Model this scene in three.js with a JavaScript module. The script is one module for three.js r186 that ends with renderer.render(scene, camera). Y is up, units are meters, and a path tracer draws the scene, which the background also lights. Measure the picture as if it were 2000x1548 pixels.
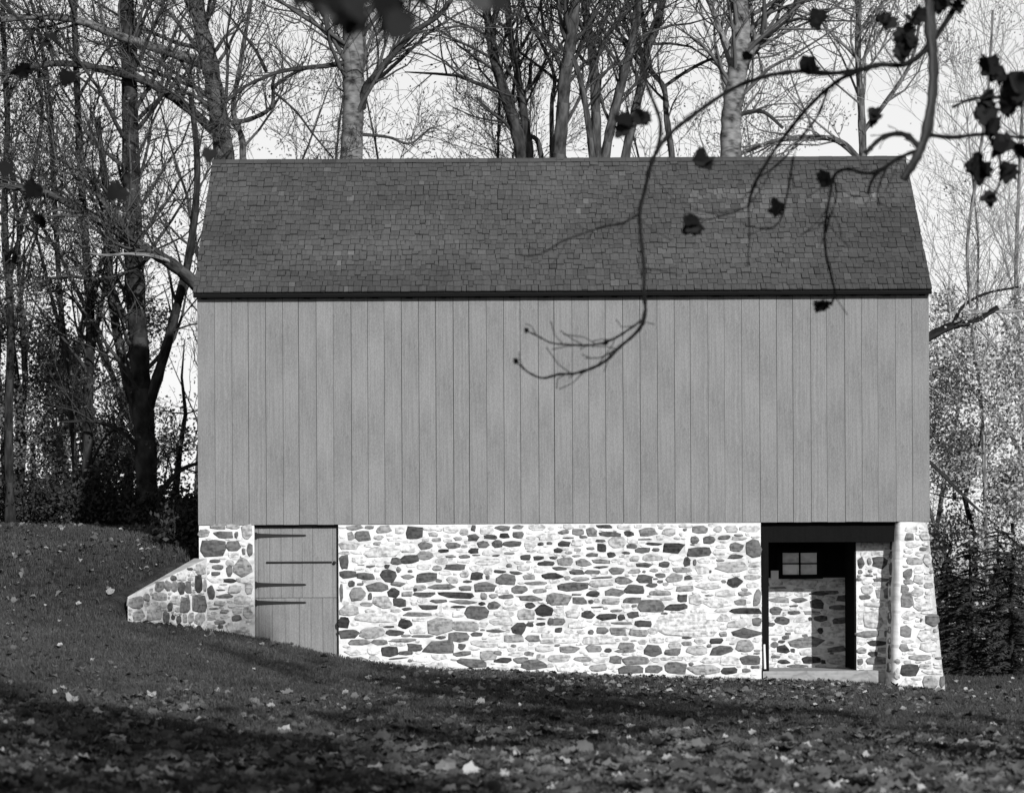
import * as THREE from 'three';
import { mergeGeometries } from 'three/addons/utils/BufferGeometryUtils.js';

// ------------------------------------------------------------------ camera, sky, sun, exposure
const scene = new THREE.Scene();
const W = 2000, H = 1548, F = 5364;                    // the photograph's frame and focal length, in its pixels
const EYE = new THREE.Vector3(-0.69, 1.68, 45), ROLL = -0.3 * Math.PI / 180;
const camera = new THREE.PerspectiveCamera(2 * Math.atan(H / 2 / F) * 180 / Math.PI, W / H, 0.5, 1500);
camera.position.copy(EYE);
camera.rotation.z = ROLL;
camera.setViewOffset(W, H, -18, -346, W, H);           // a rising front: verticals stay vertical
camera.focus = 45;
camera.userData.fStop = camera.getFocalLength() / 1000 / 0.04;
camera.updateProjectionMatrix();

const EXPOSURE = 1.0;
const SKY = 0.97;
const skyTexture = (() => {
  const w = 128, h = 128, d = new Float32Array(w * h * 4);
  for (let j = 0; j < h; j++) {
    const e = ((j + 0.5) / h - 0.5) * Math.PI;
    for (let i = 0; i < w; i++) {
      const s = Math.max(0, Math.sin(e));
      const v = e < 0 ? 0.16 : SKY * (0.28 + 0.72 * Math.exp(-Math.pow(s / 0.48, 2)));
      const o = (j * w + i) * 4;
      d[o] = d[o + 1] = d[o + 2] = v; d[o + 3] = 1;
    }
  }
  const t = new THREE.DataTexture(d, w, h, THREE.RGBAFormat, THREE.FloatType);
  t.mapping = THREE.EquirectangularReflectionMapping; t.magFilter = THREE.LinearFilter; t.needsUpdate = true;
  return t;
})();
scene.background = skyTexture; scene.environment = skyTexture;

const AZ = 23 * Math.PI / 180, EL = 24.7 * Math.PI / 180;
const SUN = new THREE.Vector3(Math.sin(AZ) * Math.cos(EL), Math.sin(EL), Math.cos(AZ) * Math.cos(EL));
const sun = new THREE.DirectionalLight(0xffffff, 4.9);
sun.name = 'sun'; sun.position.copy(SUN).multiplyScalar(80); sun.castShadow = true;
Object.assign(sun.shadow.camera, { left: -40, right: 40, top: 40, bottom: -40, near: 1, far: 200 });
sun.shadow.mapSize.set(4096, 4096); sun.shadow.radius = 1.2;
scene.add(sun, sun.target);

const renderer = new THREE.WebGLRenderer({ antialias: true });
renderer.setSize(1024, 792);
renderer.toneMapping = THREE.LinearToneMapping;
renderer.toneMappingExposure = EXPOSURE;
renderer.shadowMap.enabled = true;

// ------------------------------------------------------------------ helpers
const V = (x, y, z) => new THREE.Vector3(x, y, z);
function rngOf(seed) {
  let s = seed >>> 0;
  const r = () => { s = (s + 0x6d2b79f5) | 0; let t = Math.imul(s ^ (s >>> 15), 1 | s); t = (t + Math.imul(t ^ (t >>> 7), 61 | t)) ^ t; return ((t ^ (t >>> 14)) >>> 0) / 4294967296; };
  r.in = (a, b) => a + (b - a) * r();
  r.n = () => (r() + r() + r() - 1.5) * 1.15;
  return r;
}
const clamp = THREE.MathUtils.clamp, sstep = THREE.MathUtils.smoothstep, lerp = THREE.MathUtils.lerp;
function hash3(x, y, z) { let h = Math.imul(x, 374761393) ^ Math.imul(y, 668265263) ^ Math.imul(z, 2147483647 ^ 1274126177); h = Math.imul(h ^ (h >>> 13), 1274126177); return ((h ^ (h >>> 16)) >>> 0) / 4294967296; }
function noise2(x, y, per = 0, seed = 0) {
  const xi = Math.floor(x), yi = Math.floor(y), fx = x - xi, fy = y - yi;
  const u = fx * fx * (3 - 2 * fx), v = fy * fy * (3 - 2 * fy), m = (a) => per ? ((a % per) + per) % per : a;
  return lerp(lerp(hash3(m(xi), m(yi), seed), hash3(m(xi + 1), m(yi), seed), u), lerp(hash3(m(xi), m(yi + 1), seed), hash3(m(xi + 1), m(yi + 1), seed), u), v);
}
function fbm(x, y, oct = 4, per = 0, seed = 0) { let s = 0, a = 0.5, n = 0; for (let i = 0; i < oct; i++) { s += a * noise2(x, y, per, seed + i); n += a; x *= 2; y *= 2; per *= 2; a *= 0.5; } return s / n; }
// pixel of the photograph (2000 wide) -> point at depth z
const cR = Math.cos(ROLL), sR = Math.sin(ROLL);
function rayOf(px, py) { const u = (px - 1018) / F, v = -(py - 1120) / F; return V(u * cR - v * sR, u * sR + v * cR, -1); }
function P(px, py, z) { return rayOf(px, py).multiplyScalar(EYE.z - z).add(EYE); }

function table(pts) { // smooth interpolation through [x, y] pairs
  return (x) => {
    if (x <= pts[0][0]) return pts[0][1];
    const n = pts.length - 1;
    if (x >= pts[n][0]) return pts[n][1];
    let i = 0; while (x > pts[i + 1][0]) i++;
    const sl = (k) => k <= 0 || k >= n ? 0 : (pts[k + 1][1] - pts[k - 1][1]) / (pts[k + 1][0] - pts[k - 1][0]);
    const h = pts[i + 1][0] - pts[i][0], t = (x - pts[i][0]) / h, t2 = t * t, t3 = t2 * t;
    return (2 * t3 - 3 * t2 + 1) * pts[i][1] + (t3 - 2 * t2 + t) * h * sl(i) + (-2 * t3 + 3 * t2) * pts[i + 1][1] + (t3 - t2) * h * sl(i + 1);
  };
}
// tileable grey texture from f(u, v) in 0..1, as a data texture
function texOf(n, f, color = true) {
  const d = new Uint8Array(n * n * 4);
  for (let j = 0; j < n; j++) for (let i = 0; i < n; i++) { const v = clamp(f(i / n, j / n), 0, 1) * 255, o = (j * n + i) * 4; d[o] = d[o + 1] = d[o + 2] = v; d[o + 3] = 255; }
  const t = new THREE.DataTexture(d, n, n);
  t.wrapS = t.wrapT = THREE.RepeatWrapping; t.magFilter = THREE.LinearFilter; t.needsUpdate = true;
  if (!color) t.colorSpace = THREE.NoColorSpace;
  return t;
}
class GB { // collects triangles
  constructor() { this.p = []; this.n = []; this.c = []; this.u = []; this.i = []; }
  get count() { return this.p.length / 3; }
  v(x, y, z, nx, ny, nz, c, u = 0, w = 0) { this.p.push(x, y, z); this.n.push(nx, ny, nz); this.c.push(c, c, c); this.u.push(u, w); return this.count - 1; }
  quad(a, b, c, d, col, uv) { // flat quad, counter-clockwise seen from outside
    const n = b.clone().sub(a).cross(d.clone().sub(a)).normalize(), s = this.count;
    [a, b, c, d].forEach((q, k) => this.v(q.x, q.y, q.z, n.x, n.y, n.z, col, uv ? uv[k][0] : 0, uv ? uv[k][1] : 0));
    this.i.push(s, s + 1, s + 2, s, s + 2, s + 3);
  }
  tube(pts, rad, sides, col, cap = false) {
    const n = pts.length; let t = pts[1].clone().sub(pts[0]).normalize();
    let a = Math.abs(t.y) < 0.9 ? V(0, 1, 0) : V(1, 0, 0); let b1 = t.clone().cross(a).normalize(), b2; let len = 0;
    const s0 = this.count;
    for (let k = 0; k < n; k++) {
      t = pts[Math.min(k + 1, n - 1)].clone().sub(pts[Math.max(k - 1, 0)]).normalize();
      b1 = b1.sub(t.clone().multiplyScalar(b1.dot(t))).normalize(); b2 = t.clone().cross(b1);
      if (k) len += pts[k].distanceTo(pts[k - 1]);
      for (let j = 0; j < sides; j++) {
        const q = j / sides * Math.PI * 2, cx = Math.cos(q), sx = Math.sin(q), nx = b1.x * cx + b2.x * sx, ny = b1.y * cx + b2.y * sx, nz = b1.z * cx + b2.z * sx, r = rad[k];
        this.v(pts[k].x + nx * r, pts[k].y + ny * r, pts[k].z + nz * r, nx, ny, nz, col, j / sides * 0.6, len);
      }
    }
    for (let k = 0; k < n - 1; k++) for (let j = 0; j < sides; j++) { const j2 = (j + 1) % sides, A = s0 + k * sides, B = A + sides; this.i.push(A + j, A + j2, B + j, A + j2, B + j2, B + j); }
    if (cap) for (let j = 1; j < sides - 1; j++) { const A = s0 + (n - 1) * sides; this.i.push(A, A + j, A + j + 1); }
  }
  geo() {
    const g = new THREE.BufferGeometry();
    g.setAttribute('position', new THREE.Float32BufferAttribute(this.p, 3)); g.setAttribute('normal', new THREE.Float32BufferAttribute(this.n, 3));
    g.setAttribute('color', new THREE.Float32BufferAttribute(this.c, 3)); g.setAttribute('uv', new THREE.Float32BufferAttribute(this.u, 2));
    g.setIndex(this.i); return g;
  }
}
const taken = {};
function numbered(n) { if (taken[n] === undefined) { taken[n] = 0; return n; } return n + '_' + String(++taken[n]).padStart(3, '0'); }
function thing(name, label, category, group) {
  const o = new THREE.Group(); o.name = numbered(name); o.userData = { label, category }; if (group) o.userData.group = group; scene.add(o); return o;
}
function part(name, geo, mat, parent, extra) {
  const m = new THREE.Mesh(geo, mat); m.name = name; m.castShadow = m.receiveShadow = true; if (extra) Object.assign(m.userData, extra); (parent || scene).add(m); return m;
}
const grey = (v) => new THREE.Color().setRGB(v, v, v);
const std = (v, o = {}) => new THREE.MeshLambertMaterial({ color: grey(v), ...o });
// box from corner to corner with chamfered look (plain box, vertex colour, uv in metres)
function boxGeo(x0, y0, z0, x1, y1, z1, col = 1, uo = 0, vo = 0) {
  const g = new GB(), a = V(x0, y0, z0), A = (x, y, z) => V(x, y, z);
  const uv = (p, q) => [[p[0] + uo, p[1] + vo], [q[0] + uo, p[1] + vo], [q[0] + uo, q[1] + vo], [p[0] + uo, q[1] + vo]];
  g.quad(A(x0, y0, z1), A(x1, y0, z1), A(x1, y1, z1), A(x0, y1, z1), col, uv([x0, y0], [x1, y1]));
  g.quad(A(x1, y0, z0), A(x0, y0, z0), A(x0, y1, z0), A(x1, y1, z0), col, uv([x0, y0], [x1, y1]));
  g.quad(A(x1, y0, z1), A(x1, y0, z0), A(x1, y1, z0), A(x1, y1, z1), col, uv([z0, y0], [z1, y1]));
  g.quad(A(x0, y0, z0), A(x0, y0, z1), A(x0, y1, z1), A(x0, y1, z0), col, uv([z0, y0], [z1, y1]));
  g.quad(A(x0, y1, z1), A(x1, y1, z1), A(x1, y1, z0), A(x0, y1, z0), col, uv([x0, z0], [x1, z1]));
  g.quad(A(x0, y0, z0), A(x1, y0, z0), A(x1, y0, z1), A(x0, y0, z1), col, uv([x0, z0], [x1, z1]));
  return g.geo();
}

// ------------------------------------------------------------------ materials
const T = {
  wood: texOf(512, (u, v) => 0.8 + 0.26 * (fbm(u * 64, v * 3, 4, 0, 3) - 0.5) + 0.34 * (fbm(u * 100, v * 100, 3, 100, 9) - 0.5) + 0.24 * (fbm(u * 4, v * 4, 3, 4, 5) - 0.5)),
  stone: texOf(512, (u, v) => 0.76 + 1.0 * (fbm(u * 24, v * 24, 4, 24, 21) - 0.5) + 0.8 * (fbm(u * 6, v * 40, 3, 0, 27) - 0.5)),
  mortar: texOf(512, (u, v) => 0.88 + 0.36 * (fbm(u * 10, v * 16, 5, 0, 31) - 0.5) - 0.2 * sstep(fbm(u * 5, v * 9, 3, 0, 35), 0.56, 0.74)),
  bark: texOf(256, (u, v) => 0.7 + 1.5 * (fbm(u * 14, v * 5, 4, 0, 41) - 0.5)),
  patchy: texOf(256, (u, v) => { const a = fbm(u * 5, v * 5, 4, 5, 51); return 0.42 + 0.45 * sstep(a, 0.38, 0.62) + 1.0 * (fbm(u * 20, v * 20, 3, 20, 55) - 0.5); }),
  soil: texOf(512, (u, v) => 0.62 + 0.8 * (fbm(u * 10, v * 10, 5, 10, 61) - 0.5) + 0.5 * (fbm(u * 90, v * 90, 2, 90, 66) - 0.5)),
};
const M = {
  board: new THREE.MeshLambertMaterial({ color: 0xffffff, vertexColors: true, map: T.wood, bumpMap: T.wood, bumpScale: 0.004 }),
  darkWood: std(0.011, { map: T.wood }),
  shingle: new THREE.MeshLambertMaterial({ color: 0xffffff, vertexColors: true, map: T.wood }),
  stone: new THREE.MeshLambertMaterial({ color: 0xffffff, vertexColors: true, map: T.stone, bumpMap: T.stone, bumpScale: 0.006 }),
  mortar: std(0.73, { map: T.mortar, bumpMap: T.mortar, bumpScale: 0.02 }),
  concrete: std(0.34, { map: T.mortar, bumpMap: T.mortar, bumpScale: 0.01 }),
  iron: std(0.028, {}),
  pale: std(0.7),
  bark: new THREE.MeshLambertMaterial({ color: 0xffffff, vertexColors: true, map: T.bark, bumpMap: T.bark, bumpScale: 0.02 }),
  paleBark: new THREE.MeshLambertMaterial({ color: 0xffffff, vertexColors: true, map: T.patchy }),
  twig: new THREE.MeshLambertMaterial({ color: 0xffffff, vertexColors: true }),
  leaf: new THREE.MeshLambertMaterial({ color: 0xffffff, vertexColors: true, side: THREE.DoubleSide }),
  ground: new THREE.MeshLambertMaterial({ color: grey(0.06), map: T.soil, bumpMap: T.soil, bumpScale: 0.05 }),
};
for (const t of [T.wood]) t.repeat.set(1, 0.5);
T.soil.repeat.set(0.7, 0.7);

// ------------------------------------------------------------------ key levels of the barn, read off the photograph
const XL = P(385.5, 800, 0).x, XR = P(1816, 800, 0).x;              // wall ends
const Y_SILL = P(1100, 1022, 0).y, Y_EAVE = P(1100, 567, 0.16).y;
const RIDGE_Z = -2.8, Y_RIDGE = P(1092, 310, RIDGE_Z).y, BACK_Z = -5.6;
const XD0 = P(496.5, 1150, 0).x, XD1 = P(661, 1150, 0).x;            // door opening
const XP = P(1487, 1170, 0).x;                                      // where the open bay starts

// ------------------------------------------------------------------ ground
const f0 = table([[404, 1232], [450, 1239], [495, 1248], [560, 1263], [660, 1286], [700, 1293], [760, 1301], [860, 1311], [1000, 1316], [1250, 1325], [1490, 1331], [1700, 1338], [1850, 1352]]
  .map(([x, y]) => { const q = P(x, y, 0); return [q.x, q.y]; }).reduce((a, q) => (a.push(q), a), [[-40, 1.9], [-14, 1.55], [-9, 1.25], [-7, 1.02]]).concat([[9, -0.3], [40, -0.35]]));
const gz = table([[-60, 1], [0, 1], [3, 0.93], [8, 0.72], [14, 0.5], [22, 0.28], [32, 0.12], [45, 0]]);
const hbz = table([[-60, 2.3], [-20, 2.45], [-7, 2.56], [-5, 2.5], [-3, 2.36], [0, 1.93], [2.26, 1.3], [4, 1.08], [7, 0.85], [12, 0.58], [20, 0.3], [45, 0]]);
const W0 = P(404, 1160, 0), W1 = P(249, 1180, 2.26);
const dW = (W1.x - W0.x) / 2.26;
function groundY(x, z) {
  const s = (z <= 0 ? XL - 0.03 : W0.x + dW * z) - 0.12 - x;
  const w = z > 2.2 ? 0.14 + (z - 2.2) * 0.6 : z < -6 ? 0.14 + (-6 - z) * 1.0 : 0.14;
  const m = sstep(s, -w, w);
  const back = z < -4 ? lerp(1, 1, 0) : 1;
  const hf = f0(x) * gz(z) * back - (x > 5 ? 0.05 * sstep(-z, 2, 10) : 0);
  const hb = hbz(z) + 0.03 * Math.max(0, -8 - x) * sstep(-z, -30, 0);
  const bump = (noise2(x * 0.9, z * 0.9, 0, 7) - 0.5) * 0.05 + (noise2(x * 2.7, z * 2.7, 0, 8) - 0.5) * 0.022;
  const clod = (fbm(x * 2.2, z * 2.2, 3, 0, 17) - 0.5) * 0.16 * sstep(z, 7, 16);
  return lerp(hf, hb, m) + clod + bump * (Math.abs(z) < 0.5 ? 0.5 : 1);
}
{
  const axis = (a, b, fine0, fine1, st, far) => { const o = []; let x = fine0; while (x <= fine1 + 1e-6) { o.push(x); x += st; } let d = st; x = fine1; while (x < b) { d = Math.min(d * 1.35, far); x += d; o.push(Math.min(x, b)); } d = st; x = fine0; while (x > a) { d = Math.min(d * 1.35, far); x -= d; o.unshift(Math.max(x, a)); } return o; };
  const xs = axis(-420, 420, -12, 11, 0.12, 30), zs = axis(-620, 70, -9, 30, 0.14, 30), g = new GB();
  for (const z of zs) for (const x of xs) g.v(x, groundY(x, z), z, 0, 1, 0, 1, x, z);
  const n = xs.length;
  for (let j = 0; j < zs.length - 1; j++) for (let i = 0; i < n - 1; i++) { const a = j * n + i; g.i.push(a, a + n, a + 1, a + 1, a + n, a + n + 1); }
  const geo = g.geo(); geo.computeVertexNormals();
  part('ground', geo, M.ground, scene, { kind: 'structure' });
}

// ------------------------------------------------------------------ the barn
const barn = thing('barn', 'long grey board-sided bank barn on whitewashed stone with dark shingle roof', 'barn');
const rB = rngOf(11);
{ // siding on the four walls
  const front = part('siding', boxGeo(XL + 0.03, Y_SILL + 0.05, -0.16, XR - 0.03, Y_EAVE - 0.02, -0.03, 0.03), M.board, barn);
  const n = 43, w = (XR - XL) / n;
  const edges = [XL]; for (let k = 1; k < n; k++) edges.push(XL + k * w + rB.n() * 0.014); edges.push(XR);
  for (let k = 0; k < n; k++) {
    const gap = rB.in(0.0012, 0.0065), c = 0.252 * (1 + rB.n() * 0.032), zf = rB.in(-0.004, 0.004);
    part('board', boxGeo(edges[k] + gap, Y_SILL + rB.in(0, 0.006), -0.028, edges[k + 1] - gap, Y_EAVE - 0.01, zf, c, rB() * 7, rB() * 7), M.board, front);
  }
  const tall = (z) => Y_EAVE + (Y_RIDGE - Y_EAVE) * (1 - Math.abs(z - RIDGE_Z) / (0.16 - RIDGE_Z)) - 0.09;
  for (const [x, s] of [[XL, -1], [XR, 1]]) { // gable ends
    const core = new GB(), xi = x - s * 0.1, xo = x - s * 0.03;
    const zz = [0 - 0.17, RIDGE_Z, BACK_Z + 0.03];
    for (const X of [xi, xo]) for (let q = 0; q < 2; q++) {
      const a = V(X, Y_SILL, zz[q]), b = V(X, Y_SILL, zz[q + 1]), c = V(X, tall(zz[q + 1]), zz[q + 1]), d = V(X, tall(zz[q]), zz[q]);
      core.quad(a, b, c, d, 0.03);
    }
    const gable = part('siding', core.geo(), M.board, barn);
    for (let k = 0; k < 20; k++) {
      const z0 = -0.03 - k * 0.277, z1 = z0 - 0.272, c = 0.24 * (1 + rB.n() * 0.07), g = new GB(), xa = x - s * 0.028, xb = x;
      const q = (X, y, z) => V(X, y, z), h0 = tall(z0), h1 = tall(z1);
      const A = [q(xb, Y_SILL, z0), q(xb, Y_SILL, z1), q(xb, h1, z1), q(xb, h0, z0)], B = [q(xa, Y_SILL, z0), q(xa, Y_SILL, z1), q(xa, h1, z1), q(xa, h0, z0)];
      const uv = [[z0, Y_SILL], [z1, Y_SILL], [z1, h1], [z0, h0]];
      if (s > 0) g.quad(A[0], A[1], A[2], A[3], c, uv); else g.quad(A[1], A[0], A[3], A[2], c, [uv[1], uv[0], uv[3], uv[2]]);
      for (let e = 0; e < 4; e++) { const f = (e + 1) % 4; if (s > 0) g.quad(B[e], B[f], A[f], A[e], c); else g.quad(B[f], B[e], A[e], A[f], c); }
      part('board', g.geo(), M.board, gable);
    }
  }
  const rear = part('siding', boxGeo(XL + 0.03, 2.4, BACK_Z + 0.03, XR - 0.03, Y_EAVE - 0.02, BACK_Z + 0.16, 0.03), M.board, barn);
  for (let k = 0; k < n; k++) part('board', boxGeo(edges[k] + 0.004, 2.35, BACK_Z, edges[k + 1] - 0.004, Y_EAVE - 0.01, BACK_Z + 0.028, 0.25 * (1 + rB.n() * 0.07), rB() * 7, rB() * 7), M.board, rear);
}
{ // roof: two slopes, shingles in courses
  const x0 = XL - 0.05, x1 = XR + 0.03, zE = 0.16, run = zE - RIDGE_Z, rise = Y_RIDGE - Y_EAVE, L = Math.hypot(run, rise);
  const up = V(0, rise / L, -run / L), nrm = V(0, run / L, rise / L), deck = new GB(), th = 0.05;
  for (const s of [1, -1]) {
    const zz = (z) => s > 0 ? z : 2 * RIDGE_Z - z;
    const e0 = V(x0, Y_EAVE - 0.035, zz(zE - 0.03)), e1 = V(x1, Y_EAVE - 0.035, zz(zE - 0.03)), r0 = V(x0, Y_RIDGE - 0.035, RIDGE_Z), r1 = V(x1, Y_RIDGE - 0.035, RIDGE_Z);
    const dn = V(0, -th, 0), l = (v) => v.clone().add(dn);
    if (s > 0) { deck.quad(e0, e1, r1, r0, 0.03); deck.quad(l(e1), l(e0), l(r0), l(r1), 0.012); deck.quad(l(e0), l(e1), e1, e0, 0.012); deck.quad(l(r0), l(e0), e0, r0, 0.03); deck.quad(l(e1), l(r1), r1, e1, 0.03); }
    else { deck.quad(e1, e0, r0, r1, 0.05); deck.quad(l(e0), l(e1), l(r1), l(r0), 0.015); deck.quad(l(e1), l(e0), e0, e1, 0.015); deck.quad(l(e0), l(r0), r0, e0, 0.03); deck.quad(l(r1), l(e1), e1, r1, 0.03); }
  }
  const roof = part('roof', deck.geo(), M.shingle, barn);
  for (let k = 0; k < 22; k++) { const x = XL + 0.12 + k * (XR - XL - 0.24) / 21; part('rafter_tail', boxGeo(x - 0.045, Y_EAVE - 0.098, -0.02, x + 0.045, Y_EAVE - 0.083, 0.1, 0.015), M.shingle, roof); }
  part('fascia', boxGeo(x0 + 0.02, Y_EAVE - 0.082, zE - 0.09, x1 - 0.02, Y_EAVE - 0.04, zE - 0.055, 0.012), M.shingle, roof);  // near-black like the deck underside, to colour in the eave shadow
  const all = [];
  for (const s of [1, -1]) {
    const ex = 0.148, rows = Math.ceil(L / ex);
    for (let r = 0; r < rows; r++) {
      let x = x0 - rB() * 0.1;
      while (x < x1) {
        const w = s > 0 ? rB.in(0.07, 0.165) : 0.4, a = Math.max(x, x0), b = Math.min(x + w - rB.in(0.003, 0.012), x1); x += w;
        if (b - a < 0.03) continue;
        const xm0 = (a + b) / 2, d0 = r === 0 ? rB.n() * 0.003 : r * ex + rB.n() * 0.034 + (fbm(xm0 * 0.8, r * 0.7, 2, 0, 71) - 0.5) * 0.05, d1 = Math.min(d0 + ex * 1.55, L + 0.02), lift = 0.005 + rB() * 0.006 + (rB() < 0.12 ? 0.014 : 0), tilt = rB.n() * 0.005;
        const xm = (a + b) / 2, big = fbm(xm * 0.35 + 3, r * 0.11, 4, 0, 77), streak = fbm(xm * 1.2, r * 0.16, 3, 0, 78);
        let c = 0.09 * (0.72 + 0.5 * big + 0.25 * (streak - 0.5)) * (1 + rB.n() * 0.13);
        if (xm > XR - 3.2) c *= 1 - 0.22 * sstep(xm, XR - 3.2, XR - 0.8) * (r < 16 ? 1 : 0.35);
        if (s > 0 && Math.abs(r - 17 - (xm - 4.2) * 0.5) < 1.3 + (xm > 3.9 ? 0 : 2) && xm > 2.2 && xm < 5.4 && rB() < 0.6) c *= 1.4;
        if (rB() < 0.012) c *= 1.4;
        const Q = (X, d, h) => { const q = V(X, Y_EAVE, zE).addScaledVector(up, d).addScaledVector(nrm, h); if (s < 0) q.z = 2 * RIDGE_Z - q.z; return q; };
        const g = new GB(), t0 = lift, t1 = -0.008, uo = rB() * 9;
        const A = Q(a, d0, t0 + tilt), B = Q(b, d0, t0 - tilt), C = Q(b, d1, t1), D = Q(a, d1, t1), A2 = Q(a, d0, -0.012), B2 = Q(b, d0, -0.012);
        const uv = [[a + uo, d0], [b + uo, d0], [b + uo, d1], [a + uo, d1]];
        if (s > 0) { g.quad(A, B, C, D, c, uv); g.quad(A2, B2, B, A, c * 0.8, uv); g.quad(A2, A, D, D, c * 0.8, uv); g.quad(B, B2, C, C, c * 0.8, uv); }
        else { g.quad(B, A, D, C, c, uv); g.quad(B2, A2, A, B, c * 0.8, uv); }
        all.push({ g: g.geo(), key: s > 0 ? r * 10 - (b - a) * 30 : 1e6 });
      }
    }
  }
  all.sort((p, q) => p.key - q.key);
  all.slice(0, 300).forEach((q) => part('shingle', q.g, M.shingle, roof));
  part('shingle_field', mergeGeometries(all.slice(300).map((q) => q.g)), M.shingle, roof, { kind: 'stuff' });
  const cap = new GB();
  for (let x = x0; x < x1; x += 0.24) { const b = Math.min(x + 0.236, x1), c = 0.08 * (1 + rB.n() * 0.2), y = Y_RIDGE + 0.02 + rB.n() * 0.003;
    cap.quad(V(x, y - 0.085, RIDGE_Z + 0.1), V(b, y - 0.085, RIDGE_Z + 0.1), V(b, y, RIDGE_Z), V(x, y, RIDGE_Z), c); cap.quad(V(b, y - 0.085, RIDGE_Z - 0.1), V(x, y - 0.085, RIDGE_Z - 0.1), V(x, y, RIDGE_Z), V(b, y, RIDGE_Z), c); }
  part('ridge_cap', cap.geo(), M.shingle, roof);
}

// ------------------------------------------------------------------ stonework
const TONE = [0.7, 0.63, 0.55, 0.44, 0.33, 0.235, 0.165, 0.11, 0.076, 0.054];
const rS = rngOf(23);
function plane(o, e1, up = V(0, 1, 0)) { const n = e1.clone().cross(up).normalize(); return { o, e1: e1.clone().normalize(), e2: n.clone().cross(e1).normalize(), n }; }
function onPlane(pl, px, py) { const d = rayOf(px, py), t = pl.o.clone().sub(EYE).dot(pl.n) / d.dot(pl.n), q = EYE.clone().addScaledVector(d, t).sub(pl.o); return [q.dot(pl.e1), q.dot(pl.e2)]; }
function stoneGeo(pl, cx, cy, w, h, tone, proud, turn) {
  const n = rS() < 0.5 ? 8 : 9, ring = [], c = TONE[tone] * (1 + rS.n() * 0.12), ex = rS.in(2.6, 6), a0 = rS() * 6.28, sk = rS.n() * 0.12;
  for (let k = 0; k < n; k++) {
    const a = a0 + (k + rS.in(-0.4, 0.4)) / n * Math.PI * 2, ca = Math.cos(a), sa = Math.sin(a);
    const r = Math.pow(Math.pow(Math.abs(ca), ex) + Math.pow(Math.abs(sa), ex), -1 / ex) * (1 + rS.n() * 0.14) * 1.02;
    let x = ca * r * w / 2, y = sa * r * h / 2; x += y * sk * Math.min(1, w / h);
    ring.push([x * Math.cos(turn) - y * Math.sin(turn), x * Math.sin(turn) + y * Math.cos(turn)]);
  }
  const g = new GB(), uo = rS() * 5, vo = rS() * 5, put = (x, y, d) => { const q = pl.o.clone().addScaledVector(pl.e1, cx + x).addScaledVector(pl.e2, cy + y).addScaledVector(pl.n, d); g.v(q.x, q.y, q.z, 0, 0, 0, c, x + uo, y + vo); };
  ring.forEach(([x, y]) => put(x * 1.03, y * 1.03, -0.02)); ring.forEach(([x, y]) => put(x, y, proud * 0.45)); ring.forEach(([x, y]) => put(x * 0.86, y * 0.86, proud * (1 + rS.n() * 0.45)));
  put(0, 0, proud * 1.15);
  for (let k = 0; k < n; k++) { const j = (k + 1) % n; g.i.push(k, j, n + k, j, n + j, n + k, n + k, n + j, 2 * n + k, n + j, 2 * n + j, 2 * n + k, 2 * n + k, 2 * n + j, 3 * n); }
  const geo = g.geo(); geo.computeVertexNormals(); return geo;
}
const barnStones = [];
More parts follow.
